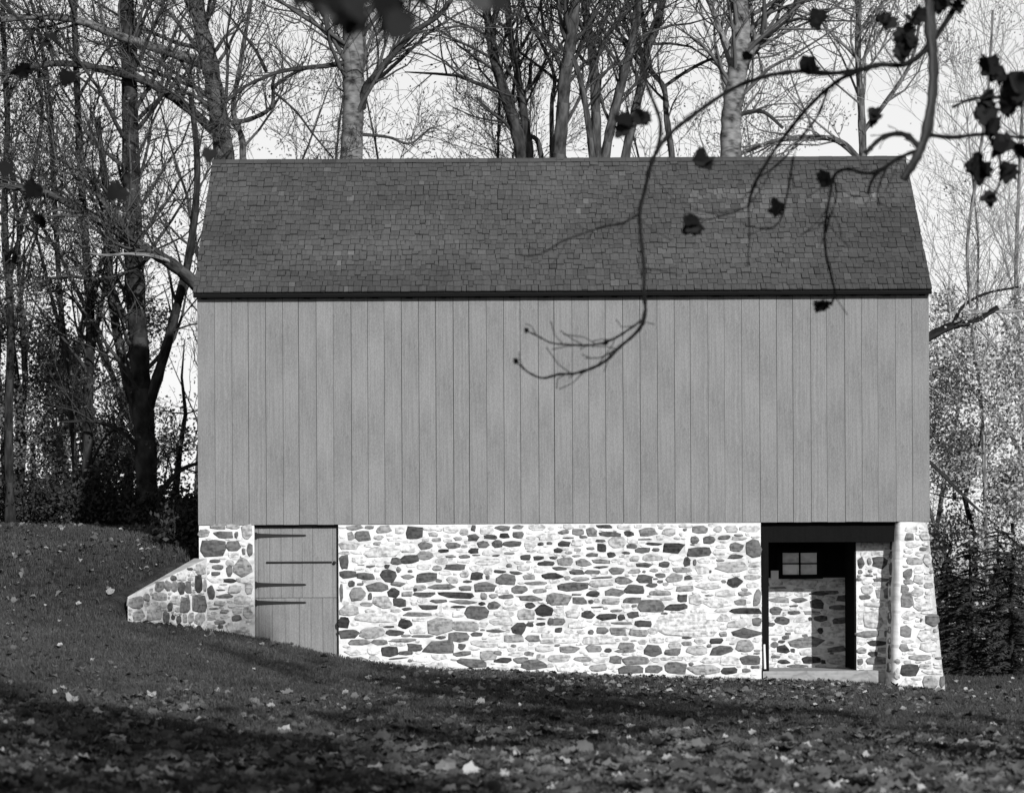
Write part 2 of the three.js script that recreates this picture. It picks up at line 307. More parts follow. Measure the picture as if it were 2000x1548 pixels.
// one stone face: stones read off the photograph, then pale ones fitted into what is left
function stoneFace(pl, parent, read, inside, box, opt = {}) {
  const list = [], res = 0.01, [bx0, by0, bx1, by1] = box, nw = Math.ceil((bx1 - bx0) / res), nh = Math.ceil((by1 - by0) / res), occ = new Uint8Array(nw * nh);
  const mark = (cx, cy, w, h, m, test) => {
    const i0 = Math.floor((cx - w / 2 - m - bx0) / res), i1 = Math.ceil((cx + w / 2 + m - bx0) / res), j0 = Math.floor((cy - h / 2 - m - by0) / res), j1 = Math.ceil((cy + h / 2 + m - by0) / res);
    for (let j = Math.max(0, j0); j < Math.min(nh, j1); j++) for (let i = Math.max(0, i0); i < Math.min(nw, i1); i++) {
      const x = (bx0 + (i + 0.5) * res - cx) / (w / 2 + m), y = (by0 + (j + 0.5) * res - cy) / (h / 2 + m);
      if (x * x * x * x + y * y * y * y > 1) continue;
      if (test) { if (occ[j * nw + i]) return false; } else occ[j * nw + i] = 1;
    }
    return true;
  };
  for (const [px, py, w, h, t] of read) {
    const a = onPlane(pl, px - w / 2, py), b = onPlane(pl, px + w / 2, py), c = onPlane(pl, px, py - h / 2), d = onPlane(pl, px, py + h / 2);
    const cx = (a[0] + b[0]) / 2, cy = (c[1] + d[1]) / 2, ww = Math.abs(b[0] - a[0]), hh = Math.abs(c[1] - d[1]);
    list.push([cx, cy, ww * 1.05, hh * 1.05, t, rS.in(0.01, 0.026)]); mark(cx, cy, ww * 1.04, hh * 1.04, 0.002, false);
  }
  const k = opt.k || 1, sizes = [[0.5, 0.17, 1500], [0.38, 0.15, 3000], [0.28, 0.12, 6000], [0.2, 0.09, 9000], [0.14, 0.06, 12000], [0.1, 0.045, 9000]];
  for (const [w0, h0, tries] of sizes) for (let q = 0; q < tries * k; q++) {
    const w = w0 * rS.in(0.7, 1.3) * (opt.wx || 1), h = h0 * rS.in(0.7, 1.3) * (opt.hx || 1), cx = rS.in(bx0, bx1), cy = rS.in(by0, by1);
    if (!inside(cx - w * 0.45, cy - h * 0.4) || !inside(cx + w * 0.45, cy - h * 0.4) || !inside(cx - w * 0.45, cy + h * 0.4) || !inside(cx + w * 0.45, cy + h * 0.4)) continue;
    if (!mark(cx, cy, w, h, 0.004, true)) continue;
    mark(cx, cy, w, h, 0.002, false);
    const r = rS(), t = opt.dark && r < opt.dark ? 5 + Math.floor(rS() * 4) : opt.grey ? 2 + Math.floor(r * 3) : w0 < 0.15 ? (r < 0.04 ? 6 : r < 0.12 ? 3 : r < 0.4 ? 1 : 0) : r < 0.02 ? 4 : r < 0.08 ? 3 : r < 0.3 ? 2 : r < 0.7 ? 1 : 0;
    list.push([cx, cy, w, h, t, rS.in(0.004, 0.016)]);
  }
  for (const [cx, cy, w, h, t, pr] of list) {
    const geo = stoneGeo(pl, cx, cy, w, h, t, pr, rS.n() * 0.06);
    barnOrWall(parent, geo, w * h * (1 + t * 0.12));
  }
}
const wallStones = [];
function barnOrWall(parent, geo, key) { (parent.parent === barn ? barnStones : wallStones).push({ parent, geo, key }); }
const zoom = (ox, oy, k, list) => { const o = []; for (let i = 0; i < list.length; i += 5) o.push([ox + list[i] / k, oy + list[i + 1] / k, list[i + 2] / k, list[i + 3] / k, list[i + 4]]); return o; };

const readA = zoom(640, 1010, 4.5455, [240, 90, 130, 40, 5, 370, 88, 80, 35, 5, 500, 105, 120, 65, 4, 770, 140, 155, 105, 8, 205, 165, 60, 75, 4, 315, 165, 125, 85, 6, 450, 178, 90, 40, 3, 440, 230, 60, 25, 3, 865, 250, 120, 65, 6, 1105, 250, 125, 55, 6,
  1295, 180, 95, 60, 7, 1445, 175, 105, 40, 8, 1570, 165, 90, 45, 9, 1695, 155, 95, 55, 6, 1550, 95, 130, 45, 6, 1690, 85, 95, 35, 5, 1295, 97, 40, 55, 7, 1210, 130, 75, 60, 3, 1155, 190, 70, 30, 4, 1380, 240, 105, 55, 6, 1505, 238, 90, 65, 7, 1643, 233, 150, 50, 7,
  1890, 235, 50, 30, 7, 1970, 230, 50, 25, 7, 1030, 297, 95, 32, 9, 1295, 297, 80, 45, 9, 935, 150, 90, 40, 3, 725, 372, 150, 75, 8, 865, 340, 130, 70, 5, 605, 392, 95, 65, 7, 142, 395, 75, 110, 7, 183, 507, 150, 65, 7, 335, 525, 140, 60, 7, 538, 520, 125, 105, 8,
  525, 435, 50, 35, 8, 380, 435, 75, 20, 6, 630, 465, 40, 45, 5, 730, 478, 40, 22, 5, 710, 528, 115, 40, 5, 870, 535, 170, 85, 7, 970, 448, 90, 45, 4, 1130, 440, 175, 50, 7, 1090, 345, 80, 25, 5, 1215, 347, 95, 32, 6, 1320, 335, 70, 12, 6, 1495, 337, 60, 15, 7,
  1615, 318, 85, 20, 5, 1755, 355, 95, 48, 8, 1875, 360, 85, 35, 8, 1930, 410, 140, 38, 8, 1525, 480, 110, 28, 8, 1675, 490, 100, 25, 7, 1610, 425, 45, 35, 5, 1965, 520, 120, 55, 9, 1325, 520, 105, 70, 9, 1420, 530, 35, 45, 6, 1580, 550, 170, 85, 6, 1790, 527, 110, 45, 4]);
const readB = zoom(640, 1010, 4.5455, [1850, 583, 190, 30, 5, 985, 562, 50, 30, 6, 1105, 558, 100, 55, 3, 1240, 570, 75, 22, 8, 210, 588, 55, 55, 7, 290, 593, 55, 25, 6, 438, 617, 200, 85, 6, 625, 590, 120, 36, 6, 585, 670, 100, 80, 9, 265, 683, 130, 120, 5, 120, 665, 30, 150, 6,
  375, 700, 35, 60, 7, 490, 750, 150, 110, 3, 815, 625, 100, 50, 4, 1010, 617, 225, 45, 6, 1215, 628, 105, 45, 6, 1395, 615, 190, 80, 6, 780, 640, 30, 25, 9, 710, 680, 90, 45, 4, 865, 687, 180, 45, 7, 1150, 690, 325, 52, 9, 1385, 700, 60, 55, 5, 1470, 698, 80, 45, 4,
  1585, 703, 125, 40, 6, 1705, 640, 150, 65, 6, 1795, 718, 220, 50, 6, 1885, 652, 110, 40, 4, 1980, 730, 60, 75, 6, 637, 755, 110, 70, 8, 345, 772, 110, 40, 4, 985, 742, 150, 30, 6, 1200, 750, 230, 35, 6, 1370, 765, 55, 30, 9, 1475, 782, 105, 65, 6, 1800, 782, 85, 50, 8,
  1925, 825, 150, 105, 9, 895, 798, 165, 42, 8, 705, 812, 85, 25, 7, 1160, 792, 130, 18, 8, 790, 862, 225, 38, 5, 1330, 845, 200, 115, 7, 190, 825, 170, 90, 3, 140, 935, 95, 90, 9, 685, 945, 125, 80, 9, 545, 970, 95, 16, 7, 1000, 965, 240, 150, 4, 1220, 965, 220, 85, 4,
  1700, 985, 120, 100, 8, 1795, 953, 65, 32, 8, 1890, 945, 80, 25, 8, 1895, 900, 75, 15, 7, 1980, 925, 50, 60, 7, 1485, 1008, 165, 28, 6, 595, 1027, 160, 50, 8, 188, 1037, 160, 80, 7, 845, 1052, 190, 22, 5, 700, 1050, 80, 22, 5, 1003, 1065, 85, 30, 7, 1165, 1065, 180, 80, 6,
  1320, 1035, 105, 35, 7, 1650, 1075, 180, 70, 4, 1825, 1072, 120, 55, 5, 280, 1110, 190, 55, 5, 455, 1108, 130, 50, 5, 660, 1090, 220, 30, 5, 990, 1150, 285, 115, 6, 775, 1155, 130, 65, 7, 1190, 1147, 65, 50, 7, 545, 1187, 140, 90, 8, 695, 1203, 115, 38, 7, 1190, 1210, 150, 40, 6,
  1430, 1225, 150, 85, 4, 1650, 1140, 50, 22, 5, 1510, 1203, 70, 40, 5, 1785, 1210, 85, 40, 5, 1560, 1268, 155, 48, 8, 1720, 1268, 130, 50, 5, 1285, 1295, 255, 75, 6, 1830, 1305, 200, 90, 6, 730, 1272, 35, 25, 6, 265, 1270, 190, 60, 5, 620, 1250, 170, 12, 6]);
const readC = zoom(1060, 1010, 4.5455, [185, 130, 95, 35, 5, 315, 130, 95, 55, 5, 435, 128, 90, 75, 5, 550, 80, 130, 30, 8, 600, 150, 180, 42, 7, 768, 145, 80, 50, 8, 935, 130, 150, 70, 5, 1125, 130, 120, 60, 3, 1265, 108, 35, 18, 6, 1400, 108, 135, 70, 5, 1555, 105, 75, 55, 3,
  1680, 105, 110, 60, 3, 1350, 198, 75, 65, 6, 1480, 200, 105, 70, 7, 1615, 178, 105, 40, 6, 1740, 158, 75, 20, 5, 230, 180, 100, 10, 6, 905, 195, 110, 14, 6, 510, 207, 85, 22, 7, 190, 232, 112, 48, 8, 60, 230, 50, 22, 6, 525, 272, 80, 68, 9, 795, 258, 95, 40, 6, 985, 235, 140, 22, 8,
  885, 292, 125, 45, 7, 1005, 285, 65, 28, 6, 1165, 272, 180, 100, 9, 1390, 305, 200, 88, 7, 1720, 265, 115, 75, 6, 1868, 275, 135, 155, 6, 1710, 347, 130, 38, 7, 138, 293, 75, 40, 9, 425, 275, 65, 25, 5, 312, 288, 60, 28, 4, 440, 332, 95, 35, 6, 608, 333, 70, 45, 8, 740, 313, 70, 22, 7,
  95, 355, 70, 22, 7, 300, 342, 75, 18, 5, 205, 392, 125, 65, 5, 365, 402, 120, 65, 5, 515, 390, 150, 35, 5, 50, 408, 110, 38, 8, 985, 355, 185, 60, 3, 815, 365, 80, 50, 3, 1285, 395, 60, 75, 8, 1352, 398, 28, 50, 6, 895, 422, 145, 40, 7, 1080, 415, 85, 48, 7, 1580, 382, 65, 22, 5,
  1680, 440, 270, 95, 3, 145, 455, 125, 35, 7, 520, 440, 120, 16, 7, 305, 483, 120, 42, 7, 440, 485, 125, 35, 6, 655, 475, 130, 60, 6, 815, 480, 110, 38, 4, 990, 470, 80, 30, 4, 1235, 467, 160, 42, 4, 900, 480, 30, 20, 6, 1490, 480, 22, 25, 7, 95, 520, 170, 55, 9, 220, 537, 55, 35, 4]);
const readD = zoom(1060, 1010, 4.5455, [335, 545, 140, 35, 4, 530, 533, 175, 18, 6, 720, 560, 150, 65, 5, 905, 545, 135, 70, 7, 1045, 515, 85, 40, 6, 1165, 535, 135, 78, 4, 1290, 535, 65, 40, 7, 1705, 577, 135, 85, 8, 262, 615, 265, 72, 7, 510, 585, 195, 60, 3, 1045, 570, 48, 25, 7, 972, 602, 95, 35, 7,
  635, 665, 195, 75, 6, 820, 640, 165, 80, 7, 1265, 632, 150, 50, 4, 1475, 610, 210, 60, 2, 1040, 670, 180, 40, 4, 445, 677, 118, 52, 9, 145, 725, 205, 105, 5, 300, 683, 85, 14, 5, 330, 737, 115, 65, 6, 428, 748, 45, 40, 7, 605, 745, 150, 55, 4, 795, 735, 140, 50, 6, 965, 785, 225, 115, 6,
  1105, 722, 120, 28, 3, 1238, 717, 88, 62, 7, 1370, 730, 120, 95, 2, 1480, 690, 70, 14, 4, 1795, 675, 110, 40, 4, 1758, 752, 95, 52, 5, 1905, 715, 60, 140, 5, 1185, 797, 185, 58, 8, 480, 797, 115, 12, 7, 655, 828, 95, 22, 5, 405, 865, 108, 65, 8, 570, 882, 150, 58, 9, 698, 888, 58, 50, 8,
  805, 865, 105, 60, 8, 1807, 830, 260, 52, 9, 1902, 925, 75, 70, 6, 125, 927, 165, 60, 6, 892, 943, 160, 60, 8, 700, 940, 170, 22, 6, 270, 850, 120, 80, 2, 140, 1000, 62, 42, 8, 427, 1017, 45, 40, 6, 530, 1005, 110, 65, 6, 675, 1015, 140, 70, 5, 850, 1025, 150, 60, 4, 1285, 960, 520, 190, 1,
  1806, 1025, 260, 80, 7, 1605, 1035, 70, 40, 4, 1280, 1067, 85, 20, 7, 1545, 1095, 110, 45, 8, 1278, 1120, 85, 40, 5, 235, 1170, 170, 60, 5, 450, 1165, 140, 65, 5, 580, 1180, 62, 35, 8, 740, 1145, 130, 70, 5, 735, 1185, 180, 30, 5, 978, 1180, 145, 90, 7, 1155, 1195, 130, 60, 6, 1365, 1180, 180, 75, 3,
  1590, 1178, 185, 80, 7, 1790, 1145, 150, 100, 4, 1480, 1140, 40, 30, 5, 360, 1258, 155, 50, 4, 650, 1262, 105, 75, 6, 830, 1270, 230, 75, 5, 1850, 1265, 180, 80, 7, 1430, 1350, 270, 85, 4, 990, 1345, 150, 70, 6, 1180, 1340, 190, 110, 6, 1320, 1300, 40, 28, 6, 1655, 1360, 135, 55, 8, 1810, 1360, 80, 38, 6, 780, 1350, 200, 70, 6]);
const readPier = zoom(200, 980, 3.846, [760, 235, 90, 60, 4, 865, 185, 110, 40, 5, 980, 185, 100, 35, 4, 905, 245, 140, 50, 6, 1005, 245, 30, 50, 6, 1085, 225, 80, 115, 3, 822, 350, 188, 118, 7, 980, 330, 105, 75, 6, 1060, 370, 25, 50, 6, 1105, 360, 40, 90, 6, 845, 443, 80, 25, 7, 865, 490, 80, 35, 6,
  850, 538, 65, 32, 7, 952, 515, 50, 80, 6, 1055, 490, 130, 135, 4, 955, 460, 60, 55, 3, 958, 592, 90, 32, 9, 815, 675, 55, 105, 7, 990, 655, 90, 60, 3, 890, 660, 65, 12, 6, 920, 708, 125, 35, 6, 880, 760, 80, 40, 3, 835, 802, 65, 14, 6, 915, 822, 70, 30, 4, 1008, 872, 70, 48, 6, 885, 905, 80, 30, 5,
  885, 937, 40, 28, 7, 1100, 650, 55, 80, 2, 1090, 830, 70, 80, 2]);
const readWing = zoom(200, 980, 3.846, [425, 635, 60, 70, 5, 485, 630, 50, 75, 5, 540, 635, 45, 80, 5, 590, 645, 50, 95, 7, 640, 640, 45, 90, 6, 718, 615, 50, 120, 8, 765, 625, 28, 90, 4, 655, 502, 40, 18, 7, 735, 505, 70, 80, 3, 255, 755, 110, 95, 4, 325, 715, 50, 55, 5, 620, 770, 75, 120, 6, 728, 768, 105, 120, 6,
  505, 790, 40, 60, 7, 545, 735, 70, 70, 2, 475, 865, 45, 80, 6, 527, 865, 25, 40, 8, 570, 885, 35, 65, 7, 615, 875, 30, 70, 4, 660, 870, 40, 80, 4, 728, 880, 75, 90, 4, 385, 840, 110, 95, 3, 530, 572, 40, 40, 7, 590, 560, 70, 60, 1, 660, 540, 60, 40, 1]);
const readBack = zoom(1420, 980, 3.448, [345, 578, 110, 14, 5, 355, 660, 130, 35, 4, 490, 660, 95, 32, 6, 450, 698, 60, 10, 5, 625, 615, 130, 30, 7, 610, 690, 95, 60, 7, 755, 710, 120, 28, 6, 330, 730, 75, 50, 6, 450, 745, 80, 25, 7, 570, 745, 110, 25, 4, 375, 797, 90, 55, 7, 560, 787, 25, 25, 7, 630, 787, 85, 40, 7,
  630, 867, 35, 38, 8, 395, 912, 45, 25, 7, 380, 988, 80, 50, 9, 445, 1000, 30, 25, 7, 320, 960, 50, 40, 6, 330, 1040, 60, 18, 6, 570, 1063, 125, 50, 9, 385, 1075, 80, 28, 8, 650, 1075, 30, 25, 8, 475, 1105, 120, 20, 6, 760, 800, 90, 40, 6, 740, 990, 120, 40, 6, 700, 610, 100, 25, 6]);
const readStrip = zoom(1420, 980, 3.448, [903, 408, 42, 70, 7, 1030, 405, 95, 75, 7, 960, 400, 25, 50, 5, 965, 465, 30, 15, 6, 900, 470, 30, 25, 5, 955, 495, 60, 10, 6, 1040, 525, 100, 20, 6, 888, 520, 38, 20, 6, 1020, 615, 30, 60, 4, 1075, 610, 36, 70, 5, 990, 690, 120, 30, 3, 950, 890, 140, 45, 5, 1075, 885, 30, 40, 6,
  1010, 950, 130, 35, 8, 910, 1000, 60, 40, 4, 1050, 1000, 60, 40, 4, 1015, 1068, 150, 50, 5, 898, 1075, 38, 40, 6, 985, 790, 130, 110, 2, 945, 590, 80, 60, 2]);
const readPillar = zoom(1420, 980, 3.448, [1230, 235, 56, 50, 5, 1335, 232, 60, 50, 3, 1218, 485, 60, 65, 6, 1200, 588, 55, 60, 5, 1215, 660, 80, 105, 5, 1280, 610, 80, 55, 3, 1290, 520, 60, 65, 3, 1350, 390, 56, 80, 3, 1380, 470, 25, 20, 5, 1385, 795, 85, 75, 6, 1310, 795, 15, 25, 5, 1205, 870, 70, 80, 5, 1405, 865, 30, 25, 4, 1300, 1048, 150, 38, 4,
  1430, 1050, 50, 14, 5, 1228, 1135, 115, 80, 8, 1330, 1105, 60, 30, 3, 1452, 1210, 32, 70, 6, 1370, 1215, 110, 80, 4, 1225, 330, 60, 40, 2, 1195, 980, 60, 50, 5, 1320, 700, 110, 60, 1, 1330, 900, 90, 70, 1]);

const zF = -0.012;                                                    // the mortar face lies a little behind the siding
const frontPlane = plane(V(0, 0, zF), V(1, 0, 0));
const yTop = Y_SILL - 0.004;
{ // main front wall and the pier left of the door
  const main = part('stone_wall', boxGeo(XD1, -0.9, -0.5, XP, yTop, zF), M.mortar, barn);
  const inMain = (x, y) => x > XD1 + 0.01 && x < XP - 0.01 && y < yTop - 0.01 && y > -0.25;
  stoneFace(frontPlane, main, [...readA, ...readB, ...readC, ...readD], inMain, [XD1, -0.25, XP, yTop]);
  const pier = part('stone_wall', boxGeo(XL + 0.01, -0.3, -0.5, XD0, yTop, zF), M.mortar, barn);
  stoneFace(frontPlane, pier, readPier, (x, y) => x > XL + 0.02 && x < XD0 - 0.01 && y < yTop - 0.01 && y > 0.3, [XL, 0.3, XD0, yTop], { k: 0.3 });
  // side, rear and cross walls of the basement
  part('stone_wall', boxGeo(XL + 0.01, -0.3, BACK_Z + 0.05, XL + 0.46, yTop, -0.502), M.mortar, barn);
  part('stone_wall', boxGeo(XL + 0.462, -0.3, BACK_Z + 0.05, XR - 0.05, yTop, BACK_Z + 0.5), M.mortar, barn);
  part('stone_wall', boxGeo(XP - 0.45, -0.9, -1.8, XP - 0.002, yTop, -0.502), M.mortar, barn);
}
const zA = -1.8, zS = -0.43;
const XS = P(1673, 1180, zS).x, XC0 = P(1760, 1180, 0).x;
{ // open bay: back wall, return wall, pillar
  const back = part('stone_wall', boxGeo(XP, -0.9, zA - 0.45, XS + 0.3, yTop, zA), M.mortar, barn);
  const plA = plane(V(0, 0, zA), V(1, 0, 0)), yW = P(1560, 1128, zA).y;
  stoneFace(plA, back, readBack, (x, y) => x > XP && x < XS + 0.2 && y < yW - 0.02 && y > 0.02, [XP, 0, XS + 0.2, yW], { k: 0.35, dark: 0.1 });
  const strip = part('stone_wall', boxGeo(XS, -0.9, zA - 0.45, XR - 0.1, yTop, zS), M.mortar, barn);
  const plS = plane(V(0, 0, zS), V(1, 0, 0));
  stoneFace(plS, strip, readStrip, (x, y) => x > XS + 0.01 && x < XC0 - 0.02 && y < 2.2 && y > 0.02, [XS, 0, XC0, 2.2], { k: 0.6, dark: 0.12 });  // dark stones run up to the pillar to deepen the shade there
  // side of the return wall: dark board added as its shade
  const plSide = plane(V(XS, 0, zA), V(0, 0, 1));
  part('jamb_and_shade_board', boxGeo(XS - 0.03, -0.4, zA + 0.034, XS - 0.002, Y_SILL - 0.2, zS - 0.02), M.darkWood, barn);
  // battered pillar at the corner
  const tl = P(1761, 1022, -0.005), tr = P(1812, 1022, -0.005), bl = P(1755, 1350, 0.28), br = P(1850, 1350, 0.28);
  tl.y = tr.y = yTop; bl.y = br.y = -0.55;
  const pillarG = new GB(), ROUND = [[0, 0], [-0.035, -0.014], [-0.075, -0.045], [-0.105, -0.1], [-0.12, -0.2], [-0.125, -0.37]];
  const mid = (a, b, t) => a.clone().lerp(b, t);
  { const s0 = pillarG.count, rows = 14, cols = ROUND.length + 2;
    for (let k = 0; k <= rows; k++) { const t = k / rows, q = mid(bl, tl, t), f = lerp(1.25, 0.8, t), wob = (j) => (noise2(j * 1.7, k * 0.9, 0, 58) - 0.5) * 0.03;
      [...ROUND].reverse().forEach(([dx, dz], j) => pillarG.v(q.x + dx * f + wob(j) * (j < 5 ? 1 : 0), q.y, j === 0 ? zS - 0.02 : q.z + dz * 1.1, 0, 0, 0, 1, q.x + dx - dz, q.y));
      const e = mid(br, tr, t); pillarG.v(e.x + wob(9) * 0.6, e.y, e.z - 0.01, 0, 0, 0, 1, e.x, e.y); pillarG.v(e.x - 0.02, e.y, zA - 0.45, 0, 0, 0, 1, e.x + 2, e.y); }
    for (let k = 0; k < rows; k++) for (let j = 0; j < cols - 1; j++) { const A = s0 + k * cols + j, B = A + cols; pillarG.i.push(A, A + 1, B, A + 1, B + 1, B); } }
  const pillarGeo = pillarG.geo(); pillarGeo.computeVertexNormals();
  const pillar = part('stone_pillar', pillarGeo, M.mortar, barn);
  const e1 = V(1, 0, 0), up = tl.clone().sub(bl).normalize().setX(0).normalize();
  const plP = { o: bl.clone().setX(0), e1, e2: up, n: e1.clone().cross(up).normalize() };
  const hP = tl.clone().sub(bl).setX(0).length();
  const inP = (x, y) => { const t = y / hP; return t > 0.05 && t < 0.985 && x > lerp(bl.x, tl.x, t) + 0.02 && x < lerp(br.x, tr.x, t) - 0.02; };
  stoneFace(plP, pillar, readPillar, inP, [bl.x - 0.05, 0, br.x + 0.05, hP], { k: 0.3 });
  // stones round the pillar's left corner; darker ones put shade on its side
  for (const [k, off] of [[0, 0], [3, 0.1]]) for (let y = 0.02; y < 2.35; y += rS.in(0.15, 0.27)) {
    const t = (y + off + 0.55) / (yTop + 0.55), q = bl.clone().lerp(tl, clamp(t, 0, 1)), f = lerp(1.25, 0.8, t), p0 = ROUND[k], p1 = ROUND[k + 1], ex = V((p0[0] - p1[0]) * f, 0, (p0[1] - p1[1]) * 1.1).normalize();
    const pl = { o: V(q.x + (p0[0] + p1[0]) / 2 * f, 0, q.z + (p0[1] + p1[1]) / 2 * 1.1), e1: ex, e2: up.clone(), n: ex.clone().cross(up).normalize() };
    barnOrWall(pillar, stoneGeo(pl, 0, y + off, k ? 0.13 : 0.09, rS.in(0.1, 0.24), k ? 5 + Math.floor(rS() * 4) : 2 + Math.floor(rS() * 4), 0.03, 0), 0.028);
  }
  // floor slab
  const ys = P(1600, 1310, -0.08).y, xs1 = P(1716, 1320, -0.08).x;
  part('floor_slab', boxGeo(XP + 0.03, -0.9, zA + 0.002, xs1, ys, -0.08), M.concrete, barn);
  // ceiling, girder and joists over the bay, near-black to carry its shade
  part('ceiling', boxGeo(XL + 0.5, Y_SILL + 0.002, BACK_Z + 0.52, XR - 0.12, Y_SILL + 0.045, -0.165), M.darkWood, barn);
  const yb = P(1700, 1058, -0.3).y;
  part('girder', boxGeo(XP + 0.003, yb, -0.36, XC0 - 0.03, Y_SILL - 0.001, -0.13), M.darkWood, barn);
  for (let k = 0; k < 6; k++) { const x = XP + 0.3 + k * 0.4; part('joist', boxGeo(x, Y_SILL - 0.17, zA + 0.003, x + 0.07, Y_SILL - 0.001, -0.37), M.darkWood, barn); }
  // dark boarding added in place of shaded stone above and round the window
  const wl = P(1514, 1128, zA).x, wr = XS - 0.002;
  part('shade_boarding', boxGeo(XP, yW, zA - 0.001, XS - 0.002, Y_SILL - 0.002, zA + 0.03), M.darkWood, barn);
  // window
  const win = new THREE.Group(); win.name = 'window'; barn.add(win);
  const q0 = P(1529, 1122, zA + 0.06), q1 = P(1596, 1079, zA + 0.06), zw = zA + 0.031;
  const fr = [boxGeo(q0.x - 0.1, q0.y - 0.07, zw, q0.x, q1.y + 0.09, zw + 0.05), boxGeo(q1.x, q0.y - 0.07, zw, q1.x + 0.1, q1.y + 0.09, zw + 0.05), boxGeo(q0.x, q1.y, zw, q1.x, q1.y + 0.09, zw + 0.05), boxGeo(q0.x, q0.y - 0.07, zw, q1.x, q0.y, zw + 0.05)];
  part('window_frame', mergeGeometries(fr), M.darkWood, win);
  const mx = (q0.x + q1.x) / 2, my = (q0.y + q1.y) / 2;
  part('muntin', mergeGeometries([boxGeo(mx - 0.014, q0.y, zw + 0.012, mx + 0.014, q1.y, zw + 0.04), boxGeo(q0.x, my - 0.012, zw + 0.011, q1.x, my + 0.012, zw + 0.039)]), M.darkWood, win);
  const paneM = [0.5, 0.62, 0.66, 0.95].map((v) => new THREE.MeshPhysicalMaterial({ color: grey(v), roughness: 0.12, specularIntensity: 1, clearcoat: 1, clearcoatRoughness: 0.03, map: T.mortar }));  // opaque pale colours stand in for light seen in the glass
  [[q0.x, my, mx, q1.y], [mx, my, q1.x, q1.y], [mx, q0.y, q1.x, my], [q0.x, q0.y, mx, my]].forEach(([a, b, c, d], k) => part('pane', boxGeo(a + 0.002, b + 0.002, zw, c - 0.002, d - 0.002, zw + 0.01 + k * 0.0005), paneM[k], win));
  const sx = P(1506, 1131, zA + 0.03), s2 = P(1520, 1114, zA + 0.03);
  part('wall_box', boxGeo(sx.x, sx.y, zA + 0.031, s2.x, s2.y, zA + 0.11), M.pale, barn);
  // corner post and the pale pipe standing at its foot
  const p0 = P(1490, 1330, -0.1), p1 = P(1502.5, 1330, -0.1);
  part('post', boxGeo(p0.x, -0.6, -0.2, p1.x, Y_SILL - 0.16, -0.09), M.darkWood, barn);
  const pg = new GB(), a = P(1494.5, 1306, -0.04), b = P(1493, 1258, -0.04); pg.tube([a, b], [0.02, 0.018], 8, 1, true); part('pipe', pg.geo(), M.pale, barn);
}
{ // door: two leaves of boards on strap hinges
  const door = new THREE.Group(); door.name = 'door'; barn.add(door);
  const z = -0.11, r = rngOf(5), ySplit = P(580, 1167, z).y, xa = XD0 + 0.004, xb = XD1 - 0.02;
  part('jamb_and_shade_board', mergeGeometries([boxGeo(XD1 - 0.018, -0.3, -0.3, XD1 - 0.002, yTop - 0.03, -0.05), boxGeo(XD0 + 0.002, yTop - 0.026, -0.3, XD1 - 0.002, yTop - 0.001, -0.05)]), M.darkWood, door);
  part('door_backing', boxGeo(XD0 + 0.002, -0.3, z - 0.08, XD1 - 0.02, yTop - 0.03, z - 0.032), M.darkWood, door);
  const rows = [[ySplit + 0.004, yTop - 0.034, [505, 527, 549, 572, 590, 611, 650]], [-0.3, ySplit - 0.004, [505, 531, 556, 584, 607, 630, 650]]];
  for (const [y0, y1, xs] of rows) {
    const e = [xa, ...xs.map((x) => P(x, 1150, z).x), xb];
    for (let k = 0; k < e.length - 1; k++) part('door_board', boxGeo(e[k] + 0.0025, y0, z - 0.03, e[k + 1] - 0.0025, y1, z + r.in(-0.002, 0.002), 0.26 * (1 + r.n() * 0.05), r() * 5, r() * 5), M.board, door);
  }
  for (const py of [1046, 1142, 1177]) {
    const c = P(500, py, z), tip = P(598, py + 1, z), g = new GB(), zf = z + 0.004;
    const pts = [[c.x - 0.01, 0.046], [c.x + 0.08, 0.036], [c.x + 0.3, 0.027], [c.x + 0.6, 0.02], [tip.x - 0.03, 0.018], [tip.x, 0.006]];
    for (let k = 0; k < pts.length - 1; k++) { const [x0, h0] = pts[k], [x1, h1] = pts[k + 1];
      g.quad(V(x0, c.y - h0, zf + 0.006), V(x1, c.y - h1, zf + 0.006), V(x1, c.y + h1, zf + 0.006), V(x0, c.y + h0, zf + 0.006), 1);
      g.quad(V(x0, c.y + h0, zf + 0.006), V(x1, c.y + h1, zf + 0.006), V(x1, c.y + h1, zf - 0.003), V(x0, c.y + h0, zf - 0.003), 1);
      g.quad(V(x0, c.y - h0, zf - 0.003), V(x1, c.y - h1, zf - 0.003), V(x1, c.y - h1, zf + 0.006), V(x0, c.y - h0, zf + 0.006), 1); }
    const pin = new GB(); pin.tube([V(c.x - 0.004, c.y - 0.055, zf + 0.004), V(c.x - 0.004, c.y + 0.055, zf + 0.004)], [0.016, 0.016], 8, 1, true);
    part('strap_hinge', mergeGeometries([g.geo(), pin.geo()]), M.iron, door);
  }
  const b0 = P(520, 1098, z), b1 = P(648, 1099, z); const bg = new GB(); bg.tube([V(b0.x, b0.y, z + 0.012), V(b1.x, b0.y, z + 0.012)], [0.017, 0.015], 6, 1, true);
  part('latch_bar', bg.geo(), M.iron, door);
  const knob = new THREE.SphereGeometry(0.028, 12, 8); knob.translate(P(653, 1100, z).x, b0.y - 0.01, z + 0.03); part('knob', knob, M.iron, door);
}
